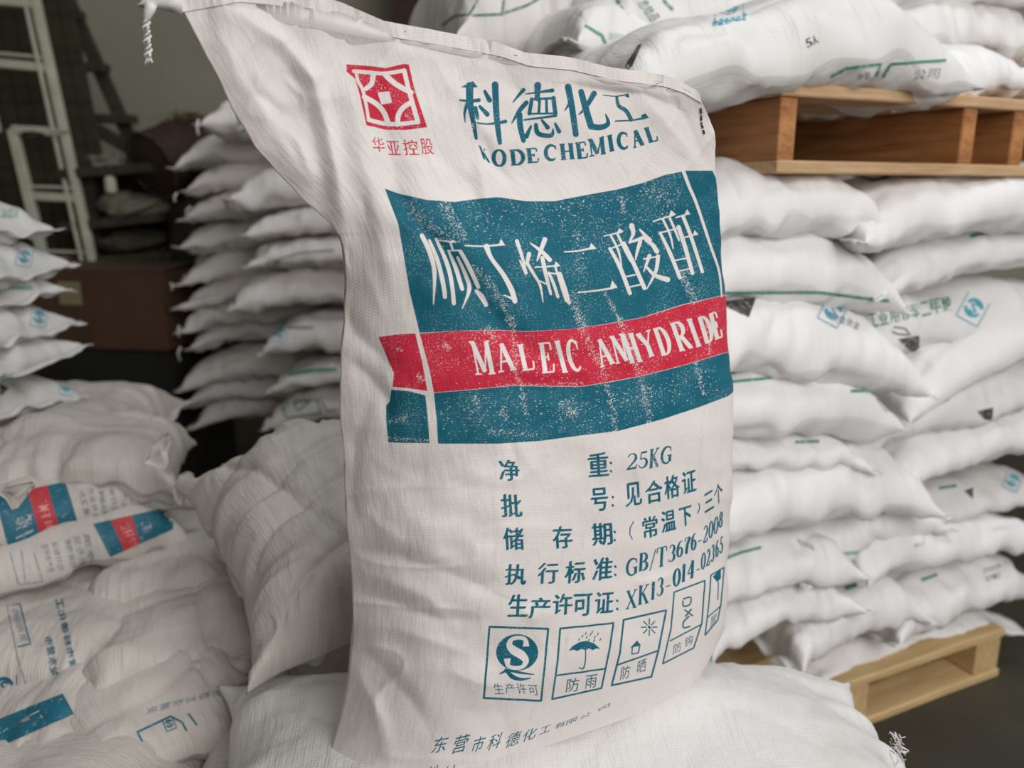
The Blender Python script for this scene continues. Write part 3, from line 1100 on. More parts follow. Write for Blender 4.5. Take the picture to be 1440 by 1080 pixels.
tag(fp, 'wooden pallet hidden under the foreground pile', 'pallet')
for k in range(7):
    beam('deck_board', (-1.25, .75 + k * .15, .108), (.5, .75 + k * .15, .108), .1, .022, M_pale, fp)
for k in range(3):
    beam('stringer', (-1.22 + k * .85, .70, .0485), (-1.22 + k * .85, 1.7, .0485), .05, .097, M_pale, fp)

# prints of the pile
LT = lambda a, b, f: (a[0] + (b[0] - a[0]) * f, a[1] + (b[1] - a[1]) * f)


def band_label(o, tl, tr, br, bl, fr):
    """teal / red / teal block seen sideways; fr = fractions where the red starts and ends"""
    top = [tl, LT(tl, tr, fr[0]), LT(tl, tr, fr[1]), tr]
    bot = [bl, LT(bl, br, fr[0]), LT(bl, br, fr[1]), br]
    for i, m in enumerate((I_teal, I_red, I_teal)):
        quad(o, [top[i], top[i + 1], bot[i + 1], bot[i]], m, 'printed_band', label=['teal printed band', 'red printed band', 'teal printed band'][i])
    a, b = LT(top[1], top[2], .3), LT(bot[1], bot[2], .3)
    hv = (LT(top[1], top[2], .78)[0] - a[0], LT(top[1], top[2], .78)[1] - a[1])
    V, Fc = [], []
    gtext(o, 'MALEIC', b, LT(b, a, .75), (-hv[0] * -1, hv[1]), I_pale, 0.0, name='band_lettering')


band_label(FE1, (-8, 698), (92, 678), (110, 738), (12, 772), (.46, .74))
gtext(FE1, '烯', (20, 748), (22, 728), (24, -8), I_white, 0.0)
line(FE1, [(22, 757), (47, 745)], 2, I_white)
for r, (x, cs) in enumerate([(113, '净重25'), (125, '批号见合'), (138, '储存期常温'), (153, '执行标准'), (168, '生产许可')]):
    gtext(FE1, cs, (x + 8 - r * .6, 738 - r * 5), (x - 2, 690 - r * 5), (8, -2), I_grey, 0.01)
line(FE1, [(176, 672), (208, 664), (222, 708), (188, 716), (174, 668)], 1.6, I_grey)
line(FE1, [(190, 668), (205, 712)], 1.4, I_grey)
qs_mark(FE1, (203, 709), 6, 0, I_teal)
gtext(FE1, '东营市科德', (226, 704), (218, 672), (8, -2), I_grey, 0.0)
band_label(FE2, (131, 737), (243, 712), (243, 744), (155, 783), (.22, .48))
gtext(FE2, '顺丁', (202, 750), (198, 732), (12, -3), I_white, 0.0)
for r, (x, cs) in enumerate([(60, '生产许可证'), (74, '执行标准'), (92, '储存期常'), (105, '批号见'), (118, '净重')]):
    gtext(FE2, cs, (x + 8, 806 - r * 3), (x - 2, 766 - r * 4), (9, -2), I_grey, 0.01)
line(FE2, [(14, 776), (26, 822), (60, 818), (48, 778)], 1.8, I_grey)
line(FE2, [(30, 774), (36, 820)], 1.6, I_grey)
qs_mark(FJ1, (6, 966), 15, 0, I_teal)
line(FJ1, [(0, 852), (28, 850), (43, 906), (25, 910)], 1.8, I_teal)
line(FJ1, [(10, 851), (26, 930), (40, 970), (22, 974)], 1.8, I_grey)
gtext(FJ1, '防雨防晒', (30, 903), (16, 858), (9, -3), I_grey, 0.0)
gtext(FJ1, '东营市科德化工', (104, 962), (78, 842), (9, -3), I_teal, 0.012)
gtext(FJ1, '地址东营市', (76, 966), (62, 896), (11, -3), I_teal, 0.012)
quad(FJ2, [(-10, 1015), (88, 976), (104, 1004), (-10, 1055)], I_teal, label='teal printed block')
line(FJ2, [(0, 1032), (55, 1000), (60, 1011)], 1.6, I_white)
gtext(FJ3, '东营市科德化工有', (205, 1005), (350, 966), (1, -9), I_grey, 0.012)
line(FJ3, [(125, 1078), (174, 1042), (186, 1062), (180, 1070)], 3, I_teal)
gtext(FJ3, '防雨', (148, 1068), (172, 1054), (2, -10), I_teal, 0.01)
line(FJ3, [(205, 1052), (193, 1030), (240, 1008), (256, 1016), (262, 1028)], 2.6, I_teal)
qs_mark(FJ3, (238, 1018), 6, -.4, I_teal)
line(FJ3, [(265, 1004), (277, 1020)], 2.6, I_teal)
line(FK, [(338, 968), (366, 949)], 5, I_teal)
#HERO
# ------------------------------------------------------------------ the standing bag: print plan
# pairs: place measured in the photograph -> place on the flat bag (cm from its top left corner)
PAIRS = np.array([
    (250, 2, 0, 0), (430, -2, 14, 0), (540, 38, 23.5, 0), (740, 84, 40, 0), (985, 140, 60, 0),
    (488, 92, 17, 6.5), (578, 92, 25, 6.5), (516, 182, 17, 15), (600, 180, 25, 15),
    (650, 118, 31, 8), (682, 228, 32, 18), (925, 205, 54, 18), (915, 140, 53, 8), (1003, 190, 60, 10),
    (541, 265, 14, 22), (700, 283, 29, 22), (820, 270, 39.5, 22), (965, 240, 53, 22), (1002, 240, 57.5, 22),
    (590, 468, 14, 38), (700, 467, 24.5, 38), (820, 462, 34.5, 38), (1013, 416, 55.5, 38), (537, 475, 8, 38),
    (610, 552, 15, 45), (820, 543, 34, 45), (1015, 497, 55.5, 45), (552, 548, 8.5, 45),
    (616, 623, 15, 51.5), (820, 612, 33.5, 51.5), (1024, 555, 57, 51.5), (546, 622, 8.5, 51.5),
    (686, 882, 21, 74.5), (681, 980, 21, 83), (770, 883, 28.5, 74.5), (757, 985, 28.5, 83), (862, 878, 36.5, 74.5),
    (845, 968, 36.5, 83), (990, 818, 51, 74.5), (975, 905, 51, 83), (703, 660, 22, 55.5),
    (365, 215, 0, 20), (470, 312, 1, 30),
    (478, 500, 1.5, 41), (484, 680, 1.5, 57), (491, 790, 1.5, 67), (498, 895, 1.5, 77),
    (1018, 850, 57, 79), (1026, 770, 59, 71), (1032, 680, 59.5, 62),
    (610, 1050, 16, 90), (860, 990, 39, 87), (445, 1100, 1, 95), (960, 1010, 50, 93)], float)


def tps_fit(src, dst, lam=12.0):
    n = len(src)
    d = np.linalg.norm(src[:, None] - src[None], axis=-1)
    K = np.where(d > 0, d * d * np.log(np.maximum(d, 1e-9)), 0)
    P = np.hstack([np.ones((n, 1)), src])
    A = np.zeros((n + 3, n + 3))
    A[:n, :n] = K + lam * np.eye(n) * 50
    A[:n, n:] = P
    A[n:, :n] = P.T
    b = np.zeros((n + 3, 2))
    b[:n] = dst
    return np.linalg.solve(A, b)


_src = PAIRS[:, :2]
_W = tps_fit(_src, PAIRS[:, 2:])


def flat(p):
    p = np.atleast_2d(np.asarray(p, float))
    out = np.zeros((len(p), 2))
    for s in range(0, len(p), 20000):
        q = p[s:s + 20000]
        d = np.linalg.norm(q[:, None] - _src[None], axis=-1)
        K = np.where(d > 0, d * d * np.log(np.maximum(d, 1e-9)), 0)
        out[s:s + 20000] = K @ _W[:-3] + np.hstack([np.ones((len(q), 1)), q]) @ _W[-3:]
    return out


U0, V0, UW, VH, RES = -3.0, -4.0, 70.0, 108.0, 40
CV = np.zeros((int(VH * RES), int(UW * RES)), np.uint8)


def fill_flat(uv, code):
    x = (uv[:, 0] - U0) * RES
    y = (uv[:, 1] - V0) * RES
    h, w_ = CV.shape
    x0, x1 = int(max(0, x.min() - 1)), int(min(w_ - 1, x.max() + 2))
    y0, y1 = int(max(0, y.min() - 1)), int(min(h - 1, y.max() + 2))
    if x1 <= x0 or y1 <= y0:
        return
    D = np.zeros((y1 - y0 + 1, x1 - x0 + 2), np.int16)
    n = len(x)
    for i in range(n):
        j = (i + 1) % n
        ya, yb, xa, xb = y[i], y[j], x[i], x[j]
        if ya == yb:
            continue
        if ya > yb:
            ya, yb, xa, xb = yb, ya, xb, xa
        r0, r1 = int(math.ceil(ya - 0.5)), int(math.ceil(yb - 0.5))
        r0, r1 = max(r0, y0), min(r1, y1 + 1)
        if r1 <= r0:
            continue
        rr = np.arange(r0, r1)
        xc = xa + (rr + 0.5 - ya) * (xb - xa) / (yb - ya)
        ci = np.clip(np.ceil(xc - 0.5).astype(int) - x0, 0, D.shape[1] - 1)
        D[rr - y0, ci] ^= 1
    m = (np.cumsum(D, 1) & 1).astype(bool)[:, :-1]
    CV[y0:y1 + 1, x0:x1 + 1][m] = code


def dens(pts, st=6):
    P = []
    for a, b in zip(pts, pts[1:] + pts[:1]):
        k = max(1, int(math.dist(a, b) / st))
        P += [(a[0] + (b[0] - a[0]) * i / k, a[1] + (b[1] - a[1]) * i / k) for i in range(k)]
    return P


TEAL, RED, NONE = 1, 2, 0


def Z(k):
    ox, oy, s = {'A': (480, 80, 4.8), 'C': (600, 0, 3.6), 'D': (520, 240, 4.8), 'E': (780, 240, 4.8), 'F': (520, 440, 4.8),
                 'G': (780, 440, 4.8), 'J': (460, 600, 2.25), 'H': (580, 860, 3.273), 'P': (0, 0, 1)}[k]
    return ox, oy, s


def poly(k, pts, code):
    ox, oy, s = Z(k)
    fill_flat(flat(dens([(ox + x / s, oy + y / s) for x, y in pts])), code)


def stroke(k, pts, ws, code, cap=True):
    """brush stroke: points with a width at each point"""
    ox, oy, s = Z(k)
    if isinstance(ws, (int, float)):
        ws = [ws] * len(pts)
    P = []
    n = len(pts)
    for i in range(n - 1):           # Catmull-Rom
        p0, p1, p2, p3 = (np.array(pts[max(i - 1, 0)], float), np.array(pts[i], float), np.array(pts[i + 1], float),
                          np.array(pts[min(i + 2, n - 1)], float))
        m = 6 if n > 2 else 3
        for t in range(m):
            f = t / m
            q = .5 * (2 * p1 + (p2 - p0) * f + (2 * p0 - 5 * p1 + 4 * p2 - p3) * f * f + (3 * p1 - p0 - 3 * p2 + p3) * f ** 3)
            P.append((q[0], q[1], ws[i] * (1 - f) + ws[i + 1] * f))
    P.append((pts[-1][0], pts[-1][1], ws[-1]))
    L, Rr = [], []
    for i, (x, y, w_) in enumerate(P):
        a, b = P[max(i - 1, 0)], P[min(i + 1, len(P) - 1)]
        dx, dy = b[0] - a[0], b[1] - a[1]
        l = math.hypot(dx, dy) or 1
        L.append((ox + (x - dy / l * w_ / 2) / s, oy + (y + dx / l * w_ / 2) / s))
        Rr.append((ox + (x + dy / l * w_ / 2) / s, oy + (y - dx / l * w_ / 2) / s))
    LF, RF = flat(L), flat(Rr)
    for i in range(len(P) - 1):
        fill_flat(np.array([LF[i], LF[i + 1], RF[i + 1], RF[i]]), code)
    if cap:
        for x, y, w_ in (P[0], P[-1]):
            if w_ / s > 1.6:
                c = [(ox + (x + math.cos(a) * w_ / 2) / s, oy + (y + math.sin(a) * w_ / 2) / s) for a in np.linspace(0, 2 * math.pi, 12, endpoint=False)]
                fill_flat(flat(c), code)


def strokes(k, code, lst, poly_=()):
    for pts, ws in lst:
        stroke(k, pts, ws, code)
    for p in poly_:
        poly(k, p, code)


SER = {
    'I': (['T.5,0 .5,1'], ['.15,0 .85,0', '.15,1 .85,1']),
    'L': (['T.28,0 .28,1'], ['.04,0 .52,0', '.04,1 .9,1', '.9,1 .97,.7']),
    'E': (['T.27,0 .27,1'], ['.04,0 .86,0 .9,.24', '.27,.48 .64,.48', '.64,.36 .64,.6', '.04,1 .9,1 .97,.72']),
    'H': (['T.2,0 .2,1', 'T.8,0 .8,1'], ['0,0 .38,0', '0,1 .38,1', '.62,0 1,0', '.62,1 1,1', '.2,.49 .8,.49']),
    'M': (['T.16,0 .5,.93', 'T.84,0 .84,1'], ['.15,0 .15,1', '.5,.95 .84,0', '0,0 .2,0', '0,1 .3,1', '.68,1 1,1', '.84,0 1,0']),
    'A': (['T.48,.02 .82,1'], ['.48,0 .15,1', '.26,.66 .7,.66', '0,1 .3,1', '.64,1 1,1']),
    'N': (['T.17,0 .83,1'], ['.17,0 .17,1', '.83,0 .83,1', '0,0 .2,0', '0,1 .32,1', '.68,0 1,0']),
    'Y': (['T.14,0 .5,.55', 'T.5,.55 .5,1'], ['.88,0 .5,.55', '0,0 .32,0', '.7,0 1,0', '.32,1 .68,1']),
    'K': (['T.2,0 .2,1', 'T.42,.42 .86,1'], ['.82,0 .22,.58', '0,0 .38,0', '0,1 .38,1', '.64,0 1,0', '.66,1 1,1']),
    'X': (['T.14,0 .84,1'], ['.84,0 .14,1', '0,0 .34,0', '.66,0 1,0', '0,1 .32,1', '.64,1 1,1']),
    'T': (['T.5,0 .5,1'], ['.02,.26 .06,0 .94,0 .98,.26', '.3,1 .7,1']),
    '1': (['T.5,0 .5,1'], ['.2,.18 .5,0', '.2,1 .8,1']),
    '4': (['T.68,0 .68,1'], ['.68,0 .05,.7 .98,.7', '.45,1 .9,1']),
    '7': (['T.9,.04 .5,.45 .4,1'], ['.08,.22 .1,.02 .92,.02']),
    '-': ([], ['.1,.55 .9,.55']), '/': ([], ['.9,-.05 .1,1.05']),
    '(': ([], ['.8,-.05 .35,.3 .35,.7 .8,1.05']), ')': ([], ['.2,-.05 .65,.3 .65,.7 .2,1.05']),
}


def arc_(cx, cy, rx, ry, a0, a1, n=14):
    return [(cx + rx * math.cos(math.radians(a)), cy + ry * math.sin(math.radians(a))) for a in np.linspace(a0, a1, n)]


def letter(k, ch, tl, tr, bl, T=20, t=8, code=TEAL):
    tl, tr, bl = np.array(tl, float), np.array(tr, float), np.array(bl, float)

    def M(p):
        q = tl + (tr - tl) * p[0] + (bl - tl) * p[1]
        return (q[0], q[1])

    def var(pts, f):
        stroke(k, [M(p) for p in pts], [t + (T - t) * max(0.0, f(p)) for p in pts], code, False)
    if ch in SER:
        for i, grp in enumerate(SER[ch]):
            for sdef in grp:
                th = sdef[0] == 'T'
                pts = [tuple(float(v) for v in q.split(',')) for q in sdef.lstrip('T').split()]
                for a, b in zip(pts[:-1], pts[1:]):
                    stroke(k, [M(a), M(b)], T if th else t, code, False)
    elif ch in 'CG':
        var(arc_(.54, .5, .46, .5, -48, -312, 22), lambda p: (1 - p[0]) ** 1.0 * 1.1 - .1)
        stroke(k, [M((.86, .02)), M((.9, .3))], t, code, False)
        if ch == 'G':
            stroke(k, [M((.84, .55)), M((.84, .94))], T, code, False)
            stroke(k, [M((.6, .55)), M((1, .55))], t, code, False)
    elif ch == 'O' or ch == '0':
        var(arc_(.5, .5, .44, .5, 0, 360, 26), lambda p: abs(p[0] - .5) * 2.3)
    elif ch == 'D':
        stroke(k, [M((.24, 0)), M((.24, 1))], T, code, False)
        stroke(k, [M((.04, 0)), M((.5, 0))], t, code, False)
        stroke(k, [M((.04, 1)), M((.5, 1))], t, code, False)
        var(arc_(.42, .5, .5, .5, -90, 90, 16), lambda p: (p[0] - .42) * 2)
    elif ch in 'RBP':
        stroke(k, [M((.22, 0)), M((.22, 1))], T, code, False)
        stroke(k, [M((.02, 0)), M((.5, 0))], t, code, False)
        stroke(k, [M((.02, 1)), M((.42, 1))], t, code, False)
        var(arc_(.45, .25, .34, .25, -90, 90, 12) + [(.22, .5)], lambda p: (p[0] - .45) * 3)
        if ch == 'R':
            stroke(k, [M((.48, .5)), M((.9, 1))], T, code, False)
            stroke(k, [M((.75, 1)), M((1, 1))], t, code, False)
        else:
            var(arc_(.48, .75, .4, .25, -90, 90, 12) + [(.22, 1)], lambda p: (p[0] - .48) * 2.6)
    elif ch == '2':
        var(arc_(.48, .28, .36, .28, -160, 40, 12) + [(.6, .6), (.1, .97)], lambda p: (p[0] - .5) * 2.5)
        stroke(k, [M((.08, .97)), M((.9, .97))], (T + t) / 2, code, False)
        stroke(k, [M((.9, .97)), M((.95, .76))], t, code, False)
    elif ch == '3':
        var(arc_(.45, .25, .33, .25, -160, 90, 14), lambda p: (p[0] - .5) * 3)
        var(arc_(.42, .74, .42, .26, -90, 160, 14), lambda p: (p[0] - .5) * 2.6)
    elif ch == '5':
        stroke(k, [M((.22, .02)), M((.82, .02))], (T + t) / 2, code, False)
        stroke(k, [M((.22, .02)), M((.18, .45))], t, code, False)
        var([(.18, .45)] + arc_(.42, .69, .42, .3, -90, 160, 14), lambda p: (p[0] - .5) * 2.6)
    elif ch == '6':
        var([(.8, .06), (.5, .03), (.22, .25), (.12, .6), (.18, .85)], lambda p: (.5 - p[0]) * 2.4)
        var(arc_(.5, .7, .36, .29, 0, 360, 20), lambda p: abs(p[0] - .5) * 2)
    elif ch == '8' or ch == '9':
        var(arc_(.5, .25, .3, .25, 0, 360, 20), lambda p: abs(p[0] - .5) * 2)
        var(arc_(.5, .74, .38, .26, 0, 360, 20), lambda p: abs(p[0] - .5) * 2)
    elif ch == 'S':
        var([(.82, .28), (.76, .06), (.5, 0), (.22, .07), (.16, .26), (.34, .42), (.66, .56), (.86, .74), (.78, .93), (.5, 1), (.2, .94), (.12, .7)],
            lambda p: 1 - abs(p[1] - .5) * 2.4)


def han(k, ch, c, wd, ht, slope=0.0, lean=0.0, code=TEAL, bold=0.014):
    """small character: centre, size, baseline slope and sideways lean"""
    ox, oy, s = Z(k)
    co, tr = glyph(ch, 0.0)
    for sx_, sy_ in ((-1, -.4), (1, .4), (0, 0)):
        x = (co[:, 0] - .5 + sx_ * bold) * wd
        y = -(co[:, 1] - .5 + sy_ * bold) * ht
        X = c[0] + x + y * lean
        Y = c[1] + y + x * slope
        f = flat(np.stack([ox + X / s, oy + Y / s], -1))
        for a, b, d in tr:
            fill_flat(f[[a, b, d]], code)


# --- bands
poly('P', [(541, 265), (560, 272), (600, 281), (640, 284), (668, 280), (700, 277), (740, 283), (780, 283), (820, 275), (870, 266), (905, 257), (935, 246), (965, 240),
           (1002, 240), (1012, 262), (1030, 300), (1040, 360), (1040, 410), (1013, 416), (960, 428), (900, 447), (850, 456), (800, 463), (740, 466), (700, 464),
           (650, 465), (590, 468), (576, 410), (566, 350), (560, 315)], TEAL)
poly('P', [(590, 469), (640, 465.5), (700, 464.5), (740, 466.5), (800, 463), (850, 456.5), (900, 447.5), (960, 429), (1013, 416.5), (1045, 408), (1045, 490), (1015, 497), (960, 514), (900, 529), (850, 538),
           (820, 543), (780, 543), (720, 542), (660, 548), (610, 552), (604, 520)], RED)
poly('P', [(532, 474), (560, 470), (584, 469), (594, 510), (601, 550), (575, 546), (552, 544), (554, 525), (541, 495)], RED)
poly('P', [(610, 552.5), (660, 548.5), (720, 542.5), (780, 543.5), (820, 543.5), (860, 537), (900, 529.5), (960, 514.5), (1015, 497.5), (1045, 490), (1045, 540), (1024, 557), (985, 572), (930, 590), (870, 606),
           (820, 612), (760, 620), (700, 624), (616, 624), (614, 590)], TEAL)
poly('P', [(550, 548), (575, 550), (598, 556), (601, 580), (604, 623), (570, 623), (546, 622), (543, 590), (543, 570), (548, 565)], TEAL)
strokes('E', NONE, [([(866, -6), (905, 100), (960, 230), (1050, 500), (1110, 680), (1128, 850)], [24, 22, 20, 18, 15, 10])])
# --- red logo
poly('A', [(35, 50), (200, 62), (300, 75), (420, 48), (455, 50), (500, 240), (580, 475), (430, 495), (300, 492), (170, 462), (125, 260), (95, 150), (35, 100)], RED)
strokes('A', NONE, [([(85, 97), (180, 104), (290, 112), (425, 92)], 26), ([(425, 92), (450, 200), (480, 310), (518, 440)], 30),
                    ([(518, 440), (400, 452), (300, 452), (185, 425)], 28), ([(100, 100), (112, 160), (150, 240), (185, 425)], 22),
                    ([(215, 120), (205, 180), (165, 215)], [36, 34, 30]), ([(300, 125), (370, 185), (470, 240)], 36),
                    ([(155, 270), (240, 320), (290, 380), (315, 450)], 34), ([(475, 305), (415, 345), (385, 395), (380, 455)], 34)],
        [[(245, 240), (325, 232), (342, 310), (270, 322)]])
for i, (ch, x, y, wd, ht) in enumerate([('华', 250, 592, 80, 100), ('亚', 352, 615, 84, 95), ('控', 468, 612, 100, 105), ('股', 578, 605, 82, 105)]):
    han('A', ch, (x, y), wd, ht, .02, .18, RED, .012)
# --- brushed title
strokes('A', TEAL, [([(866, 195), (868, 300), (888, 420), (910, 550)], [52, 48, 36, 22]), ([(800, 292), (870, 298), (928, 292)], [12, 22, 28]),
                    ([(848, 320), (832, 380), (836, 445)], [26, 18, 6]), ([(905, 345), (922, 415)], [30, 22]),
                    ([(968, 232), (1000, 292)], [22, 36]), ([(935, 335), (985, 388)], [22, 34]),
                    ([(918, 446), (1000, 453), (1108, 436)], [10, 14, 26]), ([(1038, 188), (1048, 400), (1070, 580)], [46, 42, 30])],
        [[(803, 205), (850, 182), (888, 163), (922, 205), (860, 210)]])
strokes('C', TEAL, [([(490, 456), (468, 480), (435, 520)], [22, 16, 5]), ([(505, 520), (470, 560), (430, 625)], [24, 24, 5]),
                    ([(470, 580), (474, 640), (490, 712)], [30, 30, 24]), ([(500, 476), (560, 468), (636, 458)], [6, 10, 22]),
                    ([(562, 432), (560, 500)], [36, 26]), ([(533, 503), (640, 497)], 13), ([(532, 503), (520, 575)], [20, 20]),
                    ([(642, 497), (652, 578)], [24, 22]), ([(572, 500), (568, 572)], 15), ([(606, 500), (608, 572)], 15),
                    ([(515, 576), (655, 574)], 10), ([(493, 607), (655, 586)], [9, 14]), ([(528, 640), (505, 690)], [12, 26]),
                    ([(553, 632), (560, 670), (590, 685), (633, 684), (640, 650)], [20, 26, 24, 22, 5]),
                    ([(583, 608), (612, 645)], [12, 24]), ([(650, 625), (670, 665)], [12, 24]),
                    ([(716, 440), (735, 540), (755, 680)], [34, 32, 30]), ([(732, 490), (718, 530), (698, 562)], [22, 14, 4]),
                    ([(847, 474), (805, 545), (768, 582)], [30, 20, 4]),
                    ([(782, 465), (808, 560), (832, 640)], [30, 34, 34]), ([(832, 640), (880, 645), (918, 625), (905, 575)], [32, 30, 24, 4]),
                    ([(890, 482), (960, 487), (1018, 478)], [4, 6, 8]), ([(962, 492), (972, 535), (1010, 562), (1035, 606)], [14, 20, 22, 22]),
                    ([(955, 613), (1040, 609), (1105, 596)], [7, 8, 14])], [[(1003, 488), (1022, 472), (1026, 496)], [(1085, 585), (1107, 573), (1126, 598), (1090, 604)]])
for ch, tl, tr, bl in [('K', (262, 735), (298, 760), (285, 800)), ('O', (335, 758), (398, 762), (335, 838)), ('D', (416, 762), (490, 757), (424, 836)),
                       ('E', (500, 755), (562, 750), (508, 824)), ('C', (596, 738), (658, 734), (600, 812)), ('H', (672, 732), (742, 726), (680, 808)),
                       ('E', (750, 726), (808, 718), (760, 804)), ('M', (814, 708), (898, 692), (824, 792)), ('I', (908, 692), (944, 682), (920, 768)),
                       ('C', (962, 680), (1016, 668), (974, 758)), ('A', (1028, 668), (1084, 650), (1046, 748)), ('L', (1098, 652), (1150, 640), (1122, 722))]:
    letter('C', ch, tl, tr, bl, 22 if ch != 'K' else 10, 8 if ch != 'K' else 4)
# --- white characters in the band
strokes('D', NONE, [([(352, 438), (400, 540), (436, 680), (430, 905)], [30, 32, 30, 6]), ([(402, 470), (455, 600), (495, 760), (508, 852)], [18, 28, 30, 28]),
                    ([(448, 462), (515, 610), (550, 740), (568, 895)], [18, 28, 28, 28]), ([(465, 470), (560, 482)], [8, 12]),
                    ([(545, 488), (562, 540)], 14), ([(530, 540), (575, 640), (606, 740), (624, 798)], [14, 28, 28, 26]),
                    ([(530, 540), (615, 538)], 10), ([(612, 545), (670, 650), (732, 785)], [24, 30, 26]),
                    ([(592, 585), (645, 700), (672, 800), (622, 935)], [16, 26, 28, 4]), ([(720, 812), (755, 850), (785, 905)], [24, 38, 28]),
                    ([(645, 505), (760, 510), (880, 500)], [10, 10, 14]), ([(788, 512), (820, 590), (900, 700), (955, 800), (980, 880)], [38, 26, 30, 36, 34]),
                    ([(975, 870), (905, 838)], [22, 4]),
                    ([(993, 475), (1028, 580), (1055, 680)], [26, 22, 12]), ([(1012, 605), (1055, 690)], [10, 24]),
                    ([(1075, 562), (1062, 620)], [30, 22]), ([(1060, 620), (1108, 700), (1150, 775), (1170, 890)], [24, 20, 18, 4]),
                    ([(1085, 490), (1160, 545), (1215, 602)], [8, 26, 30]), ([(1182, 465), (1150, 550), (1128, 612)], [34, 24, 6]),
                    ([(1115, 652), (1270, 642)], [9, 12]), ([(1165, 590), (1188, 700), (1222, 832)], [28, 26, 18]),
                    ([(1150, 745), (1200, 770)], 10), ([(1208, 690), (1240, 760), (1270, 852)], [18, 22, 20]), ([(1212, 690), (1292, 700)], 10),
                    ([(1282, 695), (1318, 800), (1345, 892)], [26, 28, 24]), ([(1250, 640), (1295, 790), (1325, 880)], 15)],
        [[(540, 490), (557, 464), (587, 482)], [(868, 508), (884, 458), (915, 505)], [(1248, 650), (1252, 610), (1286, 642)]])
strokes('E', NONE, [([(65, 548), (150, 542), (240, 525)], [8, 10, 14]), ([(158, 822), (280, 810), (392, 792)], [10, 11, 14]),
                    ([(333, 441), (450, 415)], [8, 12]), ([(372, 525), (440, 650), (508, 828)], [20, 28, 26]), ([(368, 530), (470, 490)], 11),
                    ([(467, 490), (530, 620), (606, 792)], [26, 28, 28]), ([(380, 440), (430, 540), (452, 645)], [16, 16, 8]),
                    ([(425, 430), (478, 540), (515, 610)], [16, 20, 18]), ([(480, 716), (545, 702)], 10), ([(505, 786), (590, 766)], 10),
                    ([(520, 372), (530, 425), (503, 482)], [36, 26, 8]), ([(503, 485), (600, 452)], [14, 26]), ([(575, 398), (640, 470)], [12, 34]),
                    ([(577, 480), (555, 555), (545, 605)], [28, 18, 6]), ([(614, 468), (660, 500), (690, 545)], [18, 28, 32]),
                    ([(640, 575), (600, 685)], [28, 6]), ([(600, 596), (705, 578)], 10), ([(698, 578), (682, 680), (620, 802)], [28, 24, 4]),
                    ([(612, 640), (675, 705), (762, 735)], [12, 26, 36]),
                    ([(665, 342), (800, 300)], [8, 12]), ([(712, 420), (780, 560), (845, 722)], [18, 26, 24]), ([(706, 421), (850, 385)], 10),
                    ([(836, 380), (882, 520), (930, 692)], [28, 28, 26]), ([(730, 327), (778, 430), (800, 525)], [15, 16, 8]),
                    ([(776, 317), (812, 400), (840, 470)], [16, 18, 12]), ([(812, 606), (890, 591)], 9), ([(842, 676), (922, 661)], 9),
                    ([(820, 316), (900, 292)], 10), ([(858, 456), (952, 431)], 10), ([(866, 308), (922, 450), (997, 682)], [24, 24, 22])],
        [[(228, 534), (246, 487), (283, 527)], [(372, 798), (388, 740), (426, 790)], [(418, 420), (436, 388), (467, 410)],
         [(772, 305), (785, 266), (822, 298)], [(876, 297), (893, 260), (917, 296)], [(930, 440), (946, 402), (972, 432)]])
for ch, tl, tr, bl in [('M', (668, 196), (806, 190), (712, 414)), ('A', (826, 214), (950, 196), (868, 398)), ('L', (990, 222), (1082, 208), (1026, 390)),
                       ('E', (1134, 208), (1226, 200), (1160, 404)), ('I', (1236, 196), (1292, 190), (1290, 402)), ('C', (1318, 190), (1398, 182), (1360, 392))]:
    letter('F', ch, tl, tr, bl, 30, 11, NONE)
for ch, tl, tr, bl in [('A', (252, 192), (352, 160), (308, 366)), ('N', (370, 164), (462, 140), (412, 342)), ('H', (444, 152), (530, 138), (508, 338)),
                       ('Y', (548, 148), (646, 116), (606, 306)), ('D', (660, 112), (742, 90), (718, 288)), ('R', (776, 78), (866, 52), (840, 258)),
                       ('I', (884, 52), (934, 38), (948, 230)), ('D', (964, 38), (1030, 14), (1014, 206)), ('E', (1040, 12), (1092, -8), (1084, 178))]:
    letter('G', ch, tl, tr, bl, 29, 11, NONE)
# --- lines of small text
for ch, x, y, wd, ht, sl in [
    ('净', 576, 138, 62, 66, .02), ('重', 858, 120, 62, 74, -.08), ('批', 583, 250, 64, 72, 0), ('号', 862, 230, 52, 72, -.08), ('见', 969, 214, 50, 74, -.15),
    ('合', 1034, 206, 52, 70, -.2), ('格', 1091, 190, 46, 72, -.25), ('证', 1145, 174, 42, 70, -.3), ('储', 590, 355, 62, 70, 0),
    ('存', 745, 350, 60, 70, -.03), ('期', 870, 340, 62, 70, -.08), ('常', 1022, 318, 46, 66, -.2), ('温', 1080, 298, 44, 66, -.25),
    ('下', 1134, 284, 38, 60, -.3), ('三', 1208, 236, 28, 58, -.6), ('个', 1238, 212, 26, 62, -.6), ('执', 597, 468, 64, 66, 0), ('行', 699, 464, 62, 66, -.03),
    ('标', 785, 460, 62, 70, -.05), ('准', 872, 450, 60, 72, -.08), ('生', 604, 566, 60, 70, 0), ('产', 673, 574, 64, 66, 0),
    ('许', 745, 562, 60, 66, -.03), ('可', 808, 564, 56, 70, -.05), ('证', 877, 556, 56, 68, -.08)]:
    han('J', ch, (x, y), wd, ht, sl, -.06 if x > 560 and y > 400 else 0.06, TEAL, .036)
for x, y in [(897, 140), (903, 248), (909, 358), (911, 468), (917, 576)]:
    for dy in (-26, 0):
        stroke('J', [(x, y + dy), (x + 2, y + dy + 2)], 7, TEAL)
